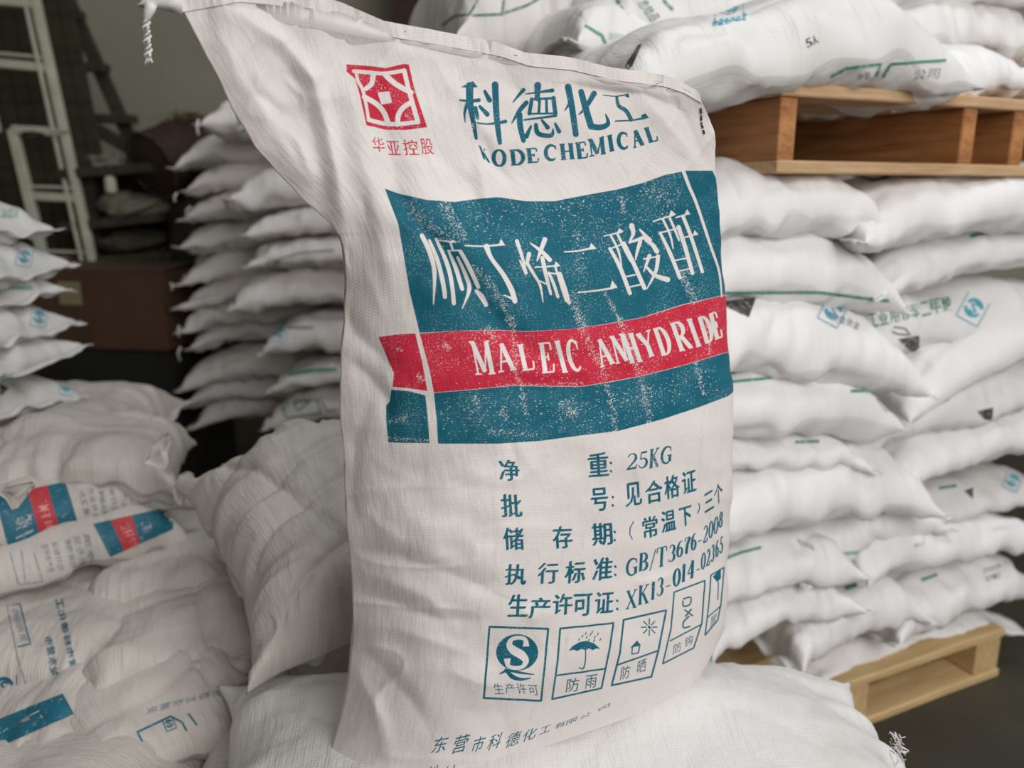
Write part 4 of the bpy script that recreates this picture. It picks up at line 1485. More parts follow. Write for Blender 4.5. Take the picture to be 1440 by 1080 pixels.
for row in [
    [('2', 946, 984, 82, 134), ('5', 986, 1018, 76, 130), ('K', 1020, 1052, 66, 128), ('G', 1056, 1092, 60, 116)],
    [('(', 950, 974, 300, 356), (')', 1170, 1184, 238, 272)],
    [('G', 946, 984, 414, 470), ('B', 986, 1018, 396, 454), ('/', 1020, 1042, 388, 452), ('T', 1042, 1076, 378, 442), ('3', 1080, 1104, 370, 426), ('6', 1106, 1128, 358, 412),
     ('7', 1130, 1150, 346, 402), ('6', 1152, 1170, 334, 390), ('-', 1172, 1188, 332, 382), ('2', 1190, 1206, 310, 366), ('0', 1208, 1222, 296, 352),
     ('0', 1224, 1238, 282, 338), ('8', 1240, 1253, 266, 318)],
    [('X', 945, 982, 514, 574), ('K', 984, 1020, 498, 560), ('1', 1022, 1042, 486, 546), ('3', 1044, 1066, 474, 534), ('-', 1070, 1090, 476, 524), ('0', 1096, 1118, 446, 504),
     ('1', 1120, 1138, 430, 490), ('4', 1140, 1164, 420, 480), ('-', 1166, 1182, 424, 472), ('0', 1184, 1198, 396, 450), ('2', 1200, 1213, 384, 440),
     ('3', 1215, 1227, 370, 426), ('6', 1229, 1241, 356, 412), ('5', 1243, 1254, 344, 400)]]:
    for ch, xl, xr, yt, yb in row:
        sl = -.18 - .3 * max(0, (xl - 1000) / 250)
        dx = (xr - xl)
        letter('J', ch, (xl + 2, yt + 4 - sl * dx / 2), (xr, yt + 4 + sl * dx / 2), (xl - 1, yb - sl * dx / 2), 9 if xl < 1180 else 5.5, 3.6)
# --- icon boxes
BX = TEAL


def cline(k, pts, wd):
    for a, b in zip(pts[:-1], pts[1:]):
        stroke(k, [a, b], wd, BX)


cline('H', [(355, 70), (625, 80), (592, 410), (328, 398), (355, 70)], 10)
cline('H', [(680, 78), (925, 52), (908, 170), (870, 352), (643, 403), (668, 230), (680, 78)], 9)
cline('H', [(663, 294), (890, 262)], 8)
cline('H', [(972, 38), (1168, -6), (1132, 180), (1100, 300), (917, 340), (955, 190), (972, 38)], 9)
cline('H', [(945, 245), (1132, 180)], 8)
cline('J', [(1098, 524), (1195, 487), (1186, 620), (1160, 700), (1062, 750), (1088, 640), (1098, 524)], 5)
cline('J', [(1085, 678), (1186, 625)], 4.5)
cline('J', [(1214, 470), (1256, 445), (1246, 560), (1236, 612), (1196, 660), (1208, 560), (1214, 470)], 4.5)
cline('J', [(1202, 605), (1247, 566)], 4)
poly('H', [(482 + 97 * math.cos(a), 188 + 84 * math.sin(a)) for a in np.linspace(0, 2 * math.pi, 40, endpoint=False)], TEAL)
letter('H', 'S', (432, 118), (548, 122), (418, 258), 44, 18, NONE)
strokes('H', TEAL, [([(400, 288), (440, 272), (500, 282), (560, 290)], [5, 14, 12, 4]), ([(430, 268), (460, 300), (500, 312), (545, 306)], [14, 22, 14, 4])])
for i, (ch, x, y) in enumerate([('生', 396, 355), ('产', 448, 354), ('许', 502, 354), ('可', 556, 362)]):
    han('H', ch, (x, y), 44, 50 - 3 * (i % 2), 0, .2, TEAL, .004)
poly('H', [(718, 182), (735, 160), (765, 142), (798, 134), (835, 145), (865, 172), (846, 170), (830, 178), (812, 170), (795, 178), (778, 172), (760, 182), (742, 176)], TEAL)
stroke('H', [(797, 170), (796, 225), (786, 262), (765, 258)], [6, 6, 7, 5], TEAL)
for x, y in [(770, 122), (785, 108), (805, 112), (800, 95), (822, 100), (830, 88), (842, 112), (856, 98), (868, 122), (838, 128), (815, 125)]:
    stroke('H', [(x, y), (x - 5, y + 12)], 5, TEAL)
for ch, x, y, wd, ht, sl in [('防', 738, 338, 58, 62, -.12), ('雨', 822, 322, 52, 62, -.15), ('防', 980, 280, 42, 60, -.3), ('晒', 1055, 252, 40, 60, -.35)]:
    han('H', ch, (x, y), wd, ht, sl, -.12, TEAL, .008)
for a in range(0, 360, 45):
    c_, s_ = math.cos(math.radians(a)), math.sin(math.radians(a))
    stroke('H', [(1090 + c_ * 14, 72 + s_ * 14), (1090 + c_ * 36, 72 + s_ * 38)], 6, TEAL)
stroke('H', [(1088, 70), (1092, 74)], 12, TEAL)
cline('H', [(1012, 162), (1032, 150), (1046, 156), (1040, 190), (1010, 196), (1012, 162)], 6)
poly('H', [(1002, 168), (1034, 132), (1052, 156)], TEAL)
stroke('J', [(1128, 545), (1150, 540), (1148, 562), (1128, 568), (1126, 552)], 5, TEAL)
stroke('J', [(1132, 580), (1156, 598)], 5, TEAL)
stroke('J', [(1152, 578), (1134, 600)], 5, TEAL)
stroke('J', [(1145, 600), (1128, 618), (1128, 636), (1148, 632)], 5, TEAL)
han('J', '防', (1108, 700), 26, 32, -.5, -.1, TEAL, .004)
han('J', '钩', (1144, 678), 26, 32, -.5, -.1, TEAL, .004)
poly('J', [(1220, 475), (1232, 462), (1246, 452), (1246, 480), (1234, 492)], TEAL)
stroke('J', [(1238, 490), (1236, 548)], 3.5, TEAL)
han('J', '置', (1222, 614), 20, 34, -.8, -.1, TEAL, .002)
# --- maker's line, flattened by the turn of the cloth
for i, (ch, x, y, wd, ht) in enumerate([('东', 128, 612, 64, 74), ('营', 222, 608, 66, 84), ('市', 304, 610, 54, 72), ('科', 380, 598, 60, 76), ('德', 464, 588, 62, 68),
                                        ('化', 540, 566, 62, 56), ('工', 612, 543, 50, 32), ('有', 680, 522, 52, 26), ('限', 735, 502, 50, 24), ('公', 795, 480, 50, 20), ('司', 880, 442, 56, 18)]):
    han('H', ch, (x, y), wd, ht, -.2 - .03 * i, -.35, TEAL, .008)
for ch, x in (('地', 92), ('址', 168)):
    han('H', ch, (x, 748), 60, 80, -.15, -.35, TEAL, .008)
# --- rubbed-off ink
rs = np.random.RandomState(4)


def rub(k, pts, wd, n, sz=(3, 9)):
    ox, oy, s = Z(k)
    seg = [math.dist(a, b) for a, b in zip(pts[:-1], pts[1:])]
    tot = sum(seg)
    P = []
    for _ in range(n):
        d = rs.rand() * tot
        for (a, b), l in zip(zip(pts[:-1], pts[1:]), seg):
            if d <= l:
                break
            d -= l
        f = d / max(l, 1e-6)
        g = rs.randn() * wd * .33
        x, y = a[0] + (b[0] - a[0]) * f, a[1] + (b[1] - a[1]) * f
        nx, ny = -(b[1] - a[1]) / l, (b[0] - a[0]) / l
        P.append((x + nx * g, y + ny * g, rs.uniform(*sz)))
    for x, y, r in P:
        a = rs.uniform(.5, 1.6)
        c = [(x - r * a, y), (x, y - r * .6), (x + r * a * .7, y - r * .2), (x, y + r * .6)]
        fill_flat(flat([(ox + p / s, oy + q / s) for p, q in c]), NONE)


for k, pts, wd, n in [
    ('D', [(690, 640), (800, 750), (900, 880), (960, 1060)], 60, 300), ('D', [(500, 205), (560, 330), (640, 470)], 70, 260), ('D', [(260, 200), (340, 330), (560, 460)], 90, 260),
    ('F', [(950, 10), (965, 140), (990, 400), (1060, 690)], 38, 280), ('F', [(780, 90), (850, 200)], 60, 90), ('G', [(150, 30), (230, 200), (330, 400), (390, 640), (410, 800)], 45, 380),
    ('G', [(440, 40), (500, 200), (570, 400), (610, 560), (650, 760)], 48, 420), ('E', [(340, 820), (440, 1010)], 26, 110), ('E', [(100, 830), (210, 1070)], 60, 170),
    ('E', [(850, 690), (960, 900)], 52, 190), ('E', [(600, 80), (830, 200)], 150, 190), ('E', [(150, 400), (180, 700)], 60, 110), ('E', [(440, 170), (470, 290)], 30, 60),
    ('G', [(950, 330), (1010, 560)], 30, 110), ('G', [(1010, 60), (1050, 280)], 26, 70), ('F', [(1290, 600), (1390, 700)], 80, 110), ('F', [(880, 650), (930, 720)], 50, 60),
    ('F', [(320, 420), (370, 460)], 40, 60), ('F', [(500, 210), (550, 250)], 40, 50), ('F', [(180, 240), (220, 260)], 20, 25), ('F', [(130, 740), (260, 700)], 40, 60),
    ('F', [(700, 560), (740, 640)], 40, 50), ('F', [(800, 800), (1130, 820)], 40, 110), ('F', [(120, 850), (400, 860)], 26, 80), ('F', [(850, 490), (1440, 470)], 26, 130),
    ('D', [(700, 300), (1400, 260)], 300, 220), ('E', [(50, 250), (800, 350)], 420, 420), ('G', [(0, 700), (1100, 420)], 260, 420), ('F', [(480, 700), (1400, 640)], 300, 300),
    ('F', [(420, 300), (1400, 300)], 300, 320), ('G', [(0, 300), (1100, 100)], 260, 380), ('J', [(1030, 80), (1040, 130)], 24, 70), ('C', [(290, 560), (200, 690)], 20, 40),
    ('A', [(200, 460), (560, 480)], 60, 70), ('A', [(440, 380), (500, 460)], 50, 50), ('A', [(150, 100), (300, 260)], 120, 60), ('A', [(220, 560), (620, 640)], 60, 90)]:
    rub(k, pts, wd, int(n * 1.15), (1.4, 5.2) if k != 'J' else (.6, 1.6))

hh, ww = CV.shape
H2, W2 = hh // 2, ww // 2
IMG = np.ones((H2, W2, 4), np.float32)
for ch, code in ((0, TEAL), (1, RED)):
    m = (CV[:H2 * 2, :W2 * 2] == code).astype(np.float32)
    IMG[..., ch] = m.reshape(H2, 2, W2, 2).mean((1, 3))
IMG[..., 2] = 0
img = bpy.data.images.new('bag_print', W2, H2, alpha=False, float_buffer=True)
img.colorspace_settings.name = 'Non-Color'
img.pixels.foreach_set(IMG[::-1].ravel())
img.update()
img.pack()
del CV, IMG


# --- material of the standing bag
def hero_material():
    m, nt, b = newmat('printed woven plastic')
    uvn = nt.nodes.new('ShaderNodeUVMap')
    uv = uvn.outputs[0]
    mp = nt.nodes.new('ShaderNodeMapping')         # uv in metres from the flat top left corner, v up
    mp.inputs['Location'].default_value = (-U0 / UW, 1 + V0 / VH, 0)
    mp.inputs['Scale'].default_value = (100 / UW, 100 / VH, 1)
    nt.links.new(uv, mp.inputs[0])
    ti = nt.nodes.new('ShaderNodeTexImage')
    ti.image = img
    ti.extension = 'CLIP'
    ti.interpolation = 'Linear'
    nt.links.new(mp.outputs[0], ti.inputs[0])
    sp = nt.nodes.new('ShaderNodeSeparateColor')
    nt.links.new(ti.outputs[0], sp.inputs[0])
    wa, wb = weave(nt, uv, 0.0050, 0.0026)
    wv = mathn(nt, 'ADD', mathn(nt, 'MULTIPLY', wa, .35), wb)
    tc = nt.nodes.new('ShaderNodeTexCoord')
    ob = tc.outputs['Object']
    speck = noise(nt, uv, 420, 3, .7)
    patch = noise(nt, uv, 22, 4, .65)
    worn = mathn(nt, 'MULTIPLY', ramp(nt, speck, [(.54, (0, 0, 0)), (.66, (1, 1, 1))]), ramp(nt, patch, [(.44, (0.03,) * 3), (.68, (.6,) * 3)]))
    keep = mathn(nt, 'SUBTRACT', mathn(nt, 'SUBTRACT', 1.0, worn), mathn(nt, 'MULTIPLY', mathn(nt, 'ADD', wv, 1.0), 0.016), True)
    big = noise(nt, ob, 5, 4)
    mp3 = nt.nodes.new('ShaderNodeMapping')
    mp3.inputs['Scale'].default_value = (3, .8, 1)
    nt.links.new(uv, mp3.inputs[0])
    smear = noise(nt, mp3.outputs[0], 16, 5, .7)
    base = mixc(nt, mathn(nt, 'MULTIPLY', ramp(nt, big, [(.5, (0, 0, 0)), (.8, (1, 1, 1))]), .22), (.755, .71, .69), (.50, .44, .39))
    base = mixc(nt, mathn(nt, 'MULTIPLY', ramp(nt, smear, [(.58, (0, 0, 0)), (.78, (1, 1, 1))]), .5), base, (.50, .44, .40))
    tv = mixc(nt, patch, (.0, .085, .14), (.0, .15, .21))
    rv = mixc(nt, patch, (.50, .010, .035), (.64, .025, .065))
    c = mixc(nt, mathn(nt, 'MULTIPLY', sp.outputs[0], keep), base, tv)
    c = mixc(nt, mathn(nt, 'MULTIPLY', sp.outputs[1], keep), c, rv)
    nt.links.new(c, b.inputs['Base Color'])
    b.inputs['Roughness'].default_value = .5
    inkm = mathn(nt, 'ADD', sp.outputs[0], sp.outputs[1], True)
    nt.links.new(mathn(nt, 'SUBTRACT', .22, mathn(nt, 'MULTIPLY', inkm, .16)), b.inputs['Specular IOR Level'])
    cr = noise(nt, mp3.outputs[0], 30, 5, .6)
    h = mathn(nt, 'ADD', mathn(nt, 'MULTIPLY', wv, .035), mathn(nt, 'MULTIPLY', cr, 1.1))
    bump(nt, b, h, .35, .004)
    return m


M_hero = hero_material()

# --- shape of the standing bag
ROWS = [  # t, left x,y, right x,y, Y left, Y right, bulge, thickness
    (0.00, 250, 2, 985, 138, .86, 1.02, .000, .002), (0.08, 290, 78, 1003, 180, .865, 1.04, .012, .030), (0.18, 348, 190, 1008, 250, .875, 1.06, .035, .09),
    (0.28, 415, 270, 1014, 330, .885, 1.075, .055, .14), (0.36, 474, 330, 1018, 400, .89, 1.08, .072, .18), (0.45, 484, 430, 1024, 485, .89, 1.075, .085, .20),
    (0.55, 477, 560, 1033, 575, .885, 1.065, .095, .21), (0.65, 484, 680, 1030, 680, .88, 1.06, .105, .22), (0.75, 491, 790, 1026, 770, .875, 1.055, .110, .22),
    (0.85, 498, 895, 1020, 850, .875, 1.055, .115, .21), (0.93, 484, 1000, 1008, 912, .875, 1.05, .118, .16), (1.00, 446, 1105, 965, 985, .88, 1.03, .10, .05)]
RT = np.array(ROWS)


def cr_interp(t, col):
    """smooth interpolation of a table column"""
    x, y = RT[:, 0], RT[:, col]
    m = np.gradient(y, x)
    i = np.clip(np.searchsorted(x, t) - 1, 0, len(x) - 2)
    h = x[i + 1] - x[i]
    f = (t - x[i]) / h
    return ((2 * f ** 3 - 3 * f ** 2 + 1) * y[i] + (f ** 3 - 2 * f ** 2 + f) * h * m[i] + (-2 * f ** 3 + 3 * f ** 2) * y[i + 1] + (f ** 3 - f ** 2) * h * m[i + 1])


NS, NT = 300, 420
s_ = np.linspace(0, 1, NS)
s_ = 1 - (1 - s_) ** 1.25 * (1 - 0.0)                      # closer rows towards the far edge
t_ = np.linspace(0, 1, NT)
S, Tt = np.meshgrid(s_, t_, indexing='ij')
Lx, Ly, Rx, Ry = (cr_interp(t_, c) for c in (1, 2, 3, 4))
Lx = Lx + 3.0 * vn(t_ * 16, t_ * 0 + .3, 3) * (t_ > .36) + 1.5 * vn(t_ * 40, t_ * 0 + .3, 4)
Rx = Rx + 2.6 * vn(t_ * 18, t_ * 0 + .7, 5) + 1.2 * vn(t_ * 45, t_ * 0 + .7, 6)
PX = Lx[None] * (1 - S) + Rx[None] * S
PY = Ly[None] * (1 - S) + Ry[None] * S
# top edge and bottom edge as measured
tx = np.array([250, 330, 430, 480, 540, 640, 700, 740, 800, 860, 930, 958, 985.])
ty = np.array([2, -13, -3, 12, 38, 56, 68, 82, 88, 103, 112, 122, 138.])
d0 = np.interp(PX[:, 0], tx, ty) - PY[:, 0]
bx = np.array([446, 600, 700, 800, 880, 965.])
by = np.array([1105, 1105, 1075, 1040, 1012, 985.])
d1 = np.interp(PX[:, -1], bx, by) - PY[:, -1]
PY = PY + d0[:, None] * (1 - Tt) ** 2.2 + d1[:, None] * Tt ** 2.2
YL, YR, BU, TH = (cr_interp(t_, c)[None] for c in (5, 6, 7, 8))
a = np.clip(2 * S - 0.86, -1, 1)
bul = np.where(S > .43, np.sqrt(np.clip(1 - (np.abs(S - .43) / .57) ** 2.4, 0, 1)), (1 - (np.abs(S - .43) / .43) ** 2.2))
Yd = YL * (1 - S) + YR * S - BU * bul


def crease(pts, amp, wd, skew=0.0):
    """fold along a measured line; amp > 0 pushes the cloth away"""
    global Yd
    P = np.array(pts, float)
    best = np.full(PX.shape, 1e9)
    side = np.zeros(PX.shape)
    fade = np.zeros(PX.shape)
    tot = sum(math.dist(p, q) for p, q in zip(pts[:-1], pts[1:]))
    acc = 0
    for p, q in zip(P[:-1], P[1:]):
        d = q - p
        l = np.hypot(*d)
        f = np.clip(((PX - p[0]) * d[0] + (PY - p[1]) * d[1]) / l ** 2, 0, 1)
        ex, ey = PX - p[0] - f * d[0], PY - p[1] - f * d[1]
        dist = np.hypot(ex, ey)
        sg = np.sign(d[0] * ey - d[1] * ex)
        m = dist < best
        best = np.where(m, dist, best)
        side = np.where(m, sg, side)
        fade = np.where(m, (acc + f * l) / tot, fade)
        acc += l
    w_ = np.sin(np.clip(fade, .02, .98) * math.pi) ** .5
    g = np.exp(-(best / wd) ** 1.6)
    if skew:
        g = g + skew * side * (best / wd) * np.exp(-(best / (wd * 1.6)) ** 2)
    Yd = Yd + amp * g * w_


# ear: folded flat triangle, main ridge and the hollow to its left
crease([(330, 15), (400, 60), (440, 110), (462, 190), (478, 270), (486, 340)], -.010, 16, .5)
crease([(360, 50), (405, 95), (432, 160), (450, 230), (466, 300)], .013, 26)
crease([(300, 40), (345, 100), (390, 190), (440, 270)], -.006, 18)
crease([(330, 70), (360, 130), (410, 170)], .004, 9)
crease([(390, 170), (420, 200), (440, 250)], -.004, 8)
crease([(400, 110), (425, 135), (430, 160)], -.004, 7)
crease([(260, 9), (340, 10), (400, 9), (470, 22), (545, 52), (640, 74), (740, 100)], .0016, 8)
crease([(480, 40), (520, 110), (545, 200), (560, 270), (600, 330), (650, 400)], .005, 22)
crease([(500, 200), (530, 300), (550, 400), (560, 450)], -.005, 20)
crease([(555, 278), (590, 318), (615, 340), (660, 400), (720, 470)], .0055, 12)
crease([(600, 70), (640, 130), (690, 200)], -.003, 16)
crease([(700, 80), (730, 130), (745, 190)], .003, 14)
crease([(800, 118), (860, 128), (905, 132), (950, 150)], .004, 7, .6)
crease([(860, 100), (910, 140), (960, 200), (985, 240)], -.004, 14)
crease([(940, 130), (965, 170), (990, 230)], .004, 9)
crease([(620, 225), (660, 260), (690, 330)], .003, 14)
crease([(680, 190), (690, 225), (720, 260)], .004, 8)
# belly folds
crease([(480, 420), (500, 470), (535, 500), (552, 520)], .007, 16)
crease([(484, 500), (520, 530), (545, 560), (548, 600)], .006, 14, .4)
crease([(650, 430), (700, 455), (760, 500), (830, 520)], .005, 18)
crease([(690, 505), (760, 525), (830, 520), (900, 500)], -.005, 14)
crease([(560, 700), (640, 680), (700, 690)], .003, 16)
crease([(495, 690), (560, 670), (640, 650)], .003, 18)
crease([(492, 770), (560, 780), (620, 800), (690, 830)], .006, 14, .4)
crease([(494, 800), (540, 815), (600, 840), (640, 880)], -.004, 14)
crease([(496, 830), (560, 850), (620, 870), (680, 870)], .0055, 12)
crease([(498, 880), (560, 885), (620, 905), (660, 920)], -.004, 12)
crease([(500, 905), (540, 940), (580, 985), (600, 1020)], .007, 14, .4)
crease([(498, 935), (520, 980), (540, 1020), (545, 1060)], -.005, 12)
crease([(520, 560), (500, 620), (495, 700)], .004, 12)
crease([(1000, 560), (1015, 640), (1012, 740), (1005, 820)], .004, 9)
crease([(985, 600), (1000, 680), (1004, 760)], -.003, 8)
crease([(600, 940), (700, 960), (800, 950)], -.003, 22)
crease([(620, 1000), (720, 1000), (850, 960)], .004, 18)
rng = np.random.RandomState(12)
for _ in range(34):                        # small random dents
    x, y = rng.uniform(490, 1000), rng.uniform(60, 1040)
    an = rng.uniform(-.6, 1.4)
    l = rng.uniform(30, 90)
    inked = 240 < y < 640 and x > 560
    crease([(x, y), (x + math.cos(an) * l / 2, y + math.sin(an) * l / 2 + 5), (x + math.cos(an) * l, y + math.sin(an) * l)],
           rng.choice([-1, 1]) * rng.uniform(.0012, .003) * (.6 if inked else 1), rng.uniform(6, 13))
lo = np.clip((PX - 470) / 400, 0, 1)
Yd = Yd + .0045 * fbm(PX / 150, PY / 150, 31, 3) + .0022 * vn(PX / 40, PY / 34, 35) * (1 - .6 * lo)
Yd = Yd - .004 * ridge(PX / 120, PY / 55, 41) * np.clip((PY - 620) / 200, 0, 1) * (1 - lo) - .003 * ridge(PX / 70 + PY / 90, PY / 260, 44) * np.clip((320 - PY) / 200, 0, 1)

X = (PX - 720) / F
Yc = (540 - PY) / F
dy = CP + Yc * SP
dz = -SP + Yc * CP
front = np.stack([X / dy * Yd, Yd, CAMZ + dz / dy * Yd], -1)
# back sheet: bulges away from the chord between the two side seams
NB = 90
q = np.linspace(0, 1, NB)
Lp, Rp = front[0], front[-1]
ch_ = Rp - Lp
nn_ = np.stack([-ch_[:, 1], ch_[:, 0], 0 * ch_[:, 0]], -1)
nn_ /= np.linalg.norm(nn_, axis=-1, keepdims=True)
prof = np.clip(1 - np.abs(2 * q - 1) ** 2.6, 0, 1) ** .55
back = Rp[None] * (1 - q)[:, None, None] + Lp[None] * q[:, None, None] + nn_[None] * (TH[0][None] * prof[:, None])[..., None] * .95
back[1:-1] += nn_[None] * (.006 * fbm(q[1:-1, None] * 8, t_[None] * 10, 51, 3) * TH[0][None] / .2)[..., None]
V = np.concatenate([front.reshape(-1, 3), back[1:-1].reshape(-1, 3)])
ids_f = np.arange(NS * NT).reshape(NS, NT)
ids_b = np.arange((NB - 2) * NT).reshape(NB - 2, NT) + NS * NT
ring = np.concatenate([ids_f, ids_b, ids_f[:1]])
Q = np.stack([ring[:-1, :-1], ring[:-1, 1:], ring[1:, 1:], ring[1:, :-1]], -1).reshape(-1, 4)
UVf = flat(np.stack([PX.ravel(), PY.ravel()], -1))
uvv = np.zeros((len(V), 2))
uvv[:NS * NT] = UVf / 100 * (1, -1)
uvv[NS * NT:] = np.stack(np.meshgrid(1.0 + q[1:-1] * .6, -t_, indexing='ij'), -1).reshape(-1, 2)
hero_loc = Vector((.05, .98, .53))
hero = empty('standing_sack', hero_loc)
tag(hero, 'large upright printed bag with teal and red bands in the centre foreground', 'sack')
faces = [tuple(int(i) for i in f) for f in Q]
for col_ in (0, NT - 1):                                 # close top and bottom
    r = [int(i) for i in ring[:-1, col_]]
    m_ = len(r)
    fi = list(range(NS))
    for i in range(NS - 1):
        f0 = i / (NS - 1)
        b0 = m_ - 1 - int(round((i / (NS - 1)) * (m_ - NS - 1)))
        b1 = m_ - 1 - int(round(((i + 1) / (NS - 1)) * (m_ - NS - 1)))
        if b0 != b1:
            faces.append((r[i], r[i + 1], r[b1], r[b0]) if col_ == 0 else (r[b0], r[b1], r[i + 1], r[i]))
        else:
            faces.append((r[i], r[i + 1], r[b0]) if col_ == 0 else (r[b0], r[i + 1], r[i]))
body = mesh_obj('bag_body', V - np.array(hero_loc), faces, M_hero, hero, True, uvv)
body['label'] = 'printed woven plastic body of the upright bag'

# sewn strip along the top edge
topf = front[:, 0]
idx = np.arange(0, NS, 3)
e = topf[idx]
upv = np.array([0, 0, .006])
wav = .002 * vn(np.arange(len(idx)) * .3, np.zeros(len(idx)), 61)
h0 = front[idx, 7] + np.array([0, -.0012, 0])
h1 = e + upv + np.stack([0 * wav, wav, 0 * wav], -1)
thk = np.array([0, .0006, 0])
m_ = len(idx)
VV = np.concatenate([h0 - thk, h1 - thk, h1 + thk, h0 + thk]) - np.array(hero_loc)
FF = []
for i in range(m_ - 1):
    for k in range(4):
        a_, b_ = k * m_, ((k + 1) % 4) * m_
        FF.append((a_ + i, b_ + i, b_ + i + 1, a_ + i + 1))
FF += [(0, 3 * m_, 2 * m_, m_), (m_ - 1, 2 * m_ - 1, 3 * m_ - 1, 4 * m_ - 1)]
mesh_obj('sewn_hem', VV, FF, M_hero, hero, False, np.full((len(VV), 2), 0.3) + np.array(VV)[:, [0, 2]] * (1, 1) + (1.5, 0))
# pointed end of the hem with the hanging chain of thread
tip = [atY(x, y, .86) for x, y in [(256, 6), (236, 4), (222, 2), (207, 4), (195, 8)]]
ws = [.011, .008, .0075, .006, .001]
V2, F2 = [], []
for p, w0 in zip(tip, ws):
    V2 += [p + Vector((0, -.0015, w0)), p + Vector((0, -.003, 0)), p + Vector((0, -.0015, -w0)), p + Vector((0, .0015, 0))]
for i in range(len(tip) - 1):
    for k in range(4):
        F2.append((i * 4 + k, i * 4 + (k + 1) % 4, (i + 1) * 4 + (k + 1) % 4, (i + 1) * 4 + k))
F2 += [(3, 2, 1, 0), (16, 17, 18, 19)]
mesh_obj('hem_tip', [v - hero_loc for v in V2], F2, M_sack, hero)
V2, F2 = [], []


def add_tube(pts, r, seg=6):
    tv, tf = tube(pts, r, seg)
    b = len(V2)
    V2.extend([v - hero_loc for v in tv])
    F2.extend([tuple(b + i for i in f) for f in tf])


add_tube([atY(214, 5, .858), atY(209, 18, .858), atY(204, 32, .858)], [.006, .005, .003])
n = 120
for ph in (0, 2.1, 4.2):
    pts = []
    for i in range(n):
        f = i / (n - 1)
        x = 205 + 3.5 * f + 4.6 * math.sin(f * 17 + ph)
        y = 28 + 52 * f
        p = atY(x, y, .858)
        pts.append(p + Vector((0, .0035 * math.cos(f * 17 + ph * 1.3), 0)))
    add_tube(pts, .0015, 5)
add_tube([atY(209, 78, .858), atY(206, 85, .857), atY(204, 91, .858)], .0012, 5)
add_tube([atY(209, 78, .858), atY(212, 84, .859), atY(214, 88, .858)], .0012, 5)
add_tube([atY(209, 78, .858), atY(209, 84, .856), atY(208, 89, .857)], .001, 5)
mesh_obj('thread_chain', V2, F2, M_thread, hero)['label'] = 'plaited white closing thread hanging from the corner'
# seam stitches near the right shoulder
V2, F2 = [], []
sp_ = [(985, 152), (987, 162), (986, 172), (989, 182), (991, 190)]
for a_, b_ in zip(sp_[:-1], sp_[1:]):
    i0 = [np.unravel_index(np.argmin((PX - p[0]) ** 2 + (PY - p[1]) ** 2), PX.shape) for p in (a_, b_)]
    p0, p1 = [Vector(front[i]) + Vector((0, -.0015, 0)) for i in i0]
    add_tube([p0, p0.lerp(p1, .8)], .0011, 5)
mesh_obj('dark_stitches', V2, F2, I_black, hero)['label'] = 'dark stitches at the right shoulder'

# ------------------------------------------------------------------ loose ends
def px_flap(parent, pts, mat, name, label, th=.002, crumple=.006, seed=1):
    """small crumpled piece of cloth; pts = (x, y, distance) fan outline"""
    P = [atY(*p) for p in pts]
    n_ = len(P)
    c_ = sum(P, Vector()) / n_
    rg_ = random.Random(seed)
    V_, F_ = [], []
    ring_n = 4
    for sgn in (-1, 1):
        V_.append(c_ + Vector((0, sgn * th - crumple, 0)))
        for k in range(1, ring_n + 1):
            f = k / ring_n
            for i, p in enumerate(P):
                q_ = c_.lerp(p, f)
                V_.append(q_ + Vector((0, sgn * th * (1 - f * .9) + crumple * math.sin(i * 2.4 + k) * .8, 0)))
    m2 = 1 + ring_n * n_
    for b_ in (0, m2):
        for i in range(n_):
            j = (i + 1) % n_
            F_.append((b_, b_ + 1 + i, b_ + 1 + j) if b_ == 0 else (b_, b_ + 1 + j, b_ + 1 + i))
            for k in range(ring_n - 1):
                a0, a1 = b_ + 1 + k * n_, b_ + 1 + (k + 1) * n_
                F_.append((a0 + i, a1 + i, a1 + j, a0 + j) if b_ == 0 else (a0 + j, a1 + j, a1 + i, a0 + i))
    e0 = 1 + (ring_n - 1) * n_
    for i in range(n_):
        j = (i + 1) % n_
        F_.append((e0 + i, e0 + j, m2 + e0 + j, m2 + e0 + i))
    inv = parent.matrix_basis.inverted()
    o = mesh_obj(name, [inv @ v for v in V_], F_, mat, parent)
    o['label'] = label
    return o


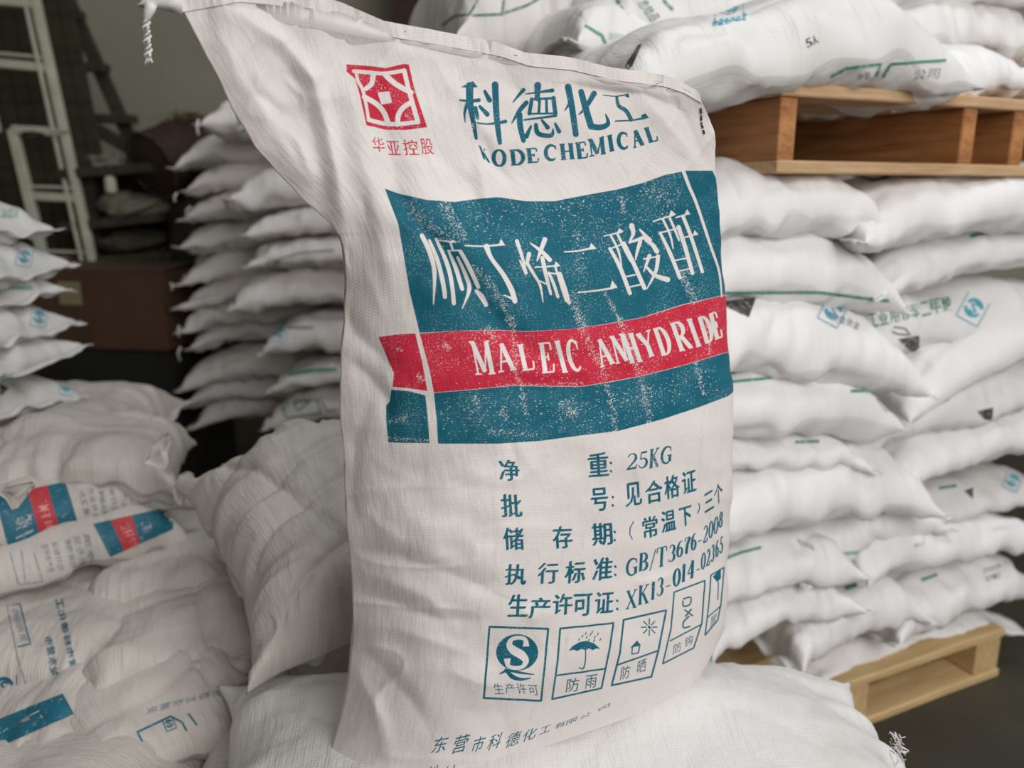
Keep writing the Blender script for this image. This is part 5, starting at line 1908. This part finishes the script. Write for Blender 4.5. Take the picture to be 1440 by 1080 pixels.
px_flap(FH1, [(205, 650, 1.36), (214, 628, 1.37), (226, 614, 1.38), (238, 608, 1.38), (240, 618, 1.37), (237, 634, 1.37), (240, 650, 1.36), (230, 662, 1.35)],
        M_dusty_shade, 'torn_ear', 'torn ragged ear sticking up', seed=3)
px_flap(FH1, [(-5, 690, 1.16), (12, 684, 1.15), (44, 678, 1.15), (52, 682, 1.15), (38, 696, 1.15), (26, 714, 1.15), (18, 716, 1.15), (6, 704, 1.15)],
        M_dusty_shade, 'hanging_ear', 'pointed ear hanging over the teal band', seed=4)
px_flap(FE1, [(244, 690, 1.42), (252, 668, 1.43), (262, 663, 1.43), (273, 664, 1.43), (272, 674, 1.42), (262, 690, 1.41), (258, 712, 1.40), (246, 708, 1.41)],
        M_dusty_shade, 'folded_ear', 'folded ear at the right end', seed=5)


def px_threads(parent, lists, r_, name, mat=M_thread, label=None):
    V_, F_ = [], []
    inv = parent.matrix_basis.inverted()
    for L_ in lists:
        tv, tf = tube([atY(*p) for p in L_], r_, 5)
        b_ = len(V_)
        V_ += [inv @ Vector(v) for v in tv]
        F_ += [tuple(b_ + i for i in f) for f in tf]
    o = mesh_obj(name, V_, F_, mat, parent)
    if label:
        o['label'] = label
    return o


rg = random.Random(77)
fr = []
for k in range(26):
    x0, y0 = 1256 + rg.uniform(-6, 10), 1050 + rg.uniform(-22, 10)
    d_ = .90
    fr.append([(x0, y0, d_), (x0 + rg.uniform(2, 10), y0 + rg.uniform(2, 10), d_ - .002), (x0 + rg.uniform(2, 18), y0 + rg.uniform(6, 20), d_ - .003)])
px_threads(FA, fr, .0007, 'frayed_threads', label='frayed white threads at the right corner')
for host, pts in ((MR[0], [(279, 168), (277, 178), (279, 190)]), (ML[1], [(249, 271), (245, 277), (246, 284)]), (ML[2], [(268, 290), (262, 296), (265, 312)]),
                  (ML[6], [(252, 458), (250, 466), (252, 474)]), (ML[7], [(254, 488), (250, 496), (253, 508)]), (ML[4], [(240, 398), (243, 403), (241, 408)])):
    px_threads(host, [[(x, y, 2.44 if host is MR[0] else 2.6) for x, y in pts]], .0035, 'thread_tail')
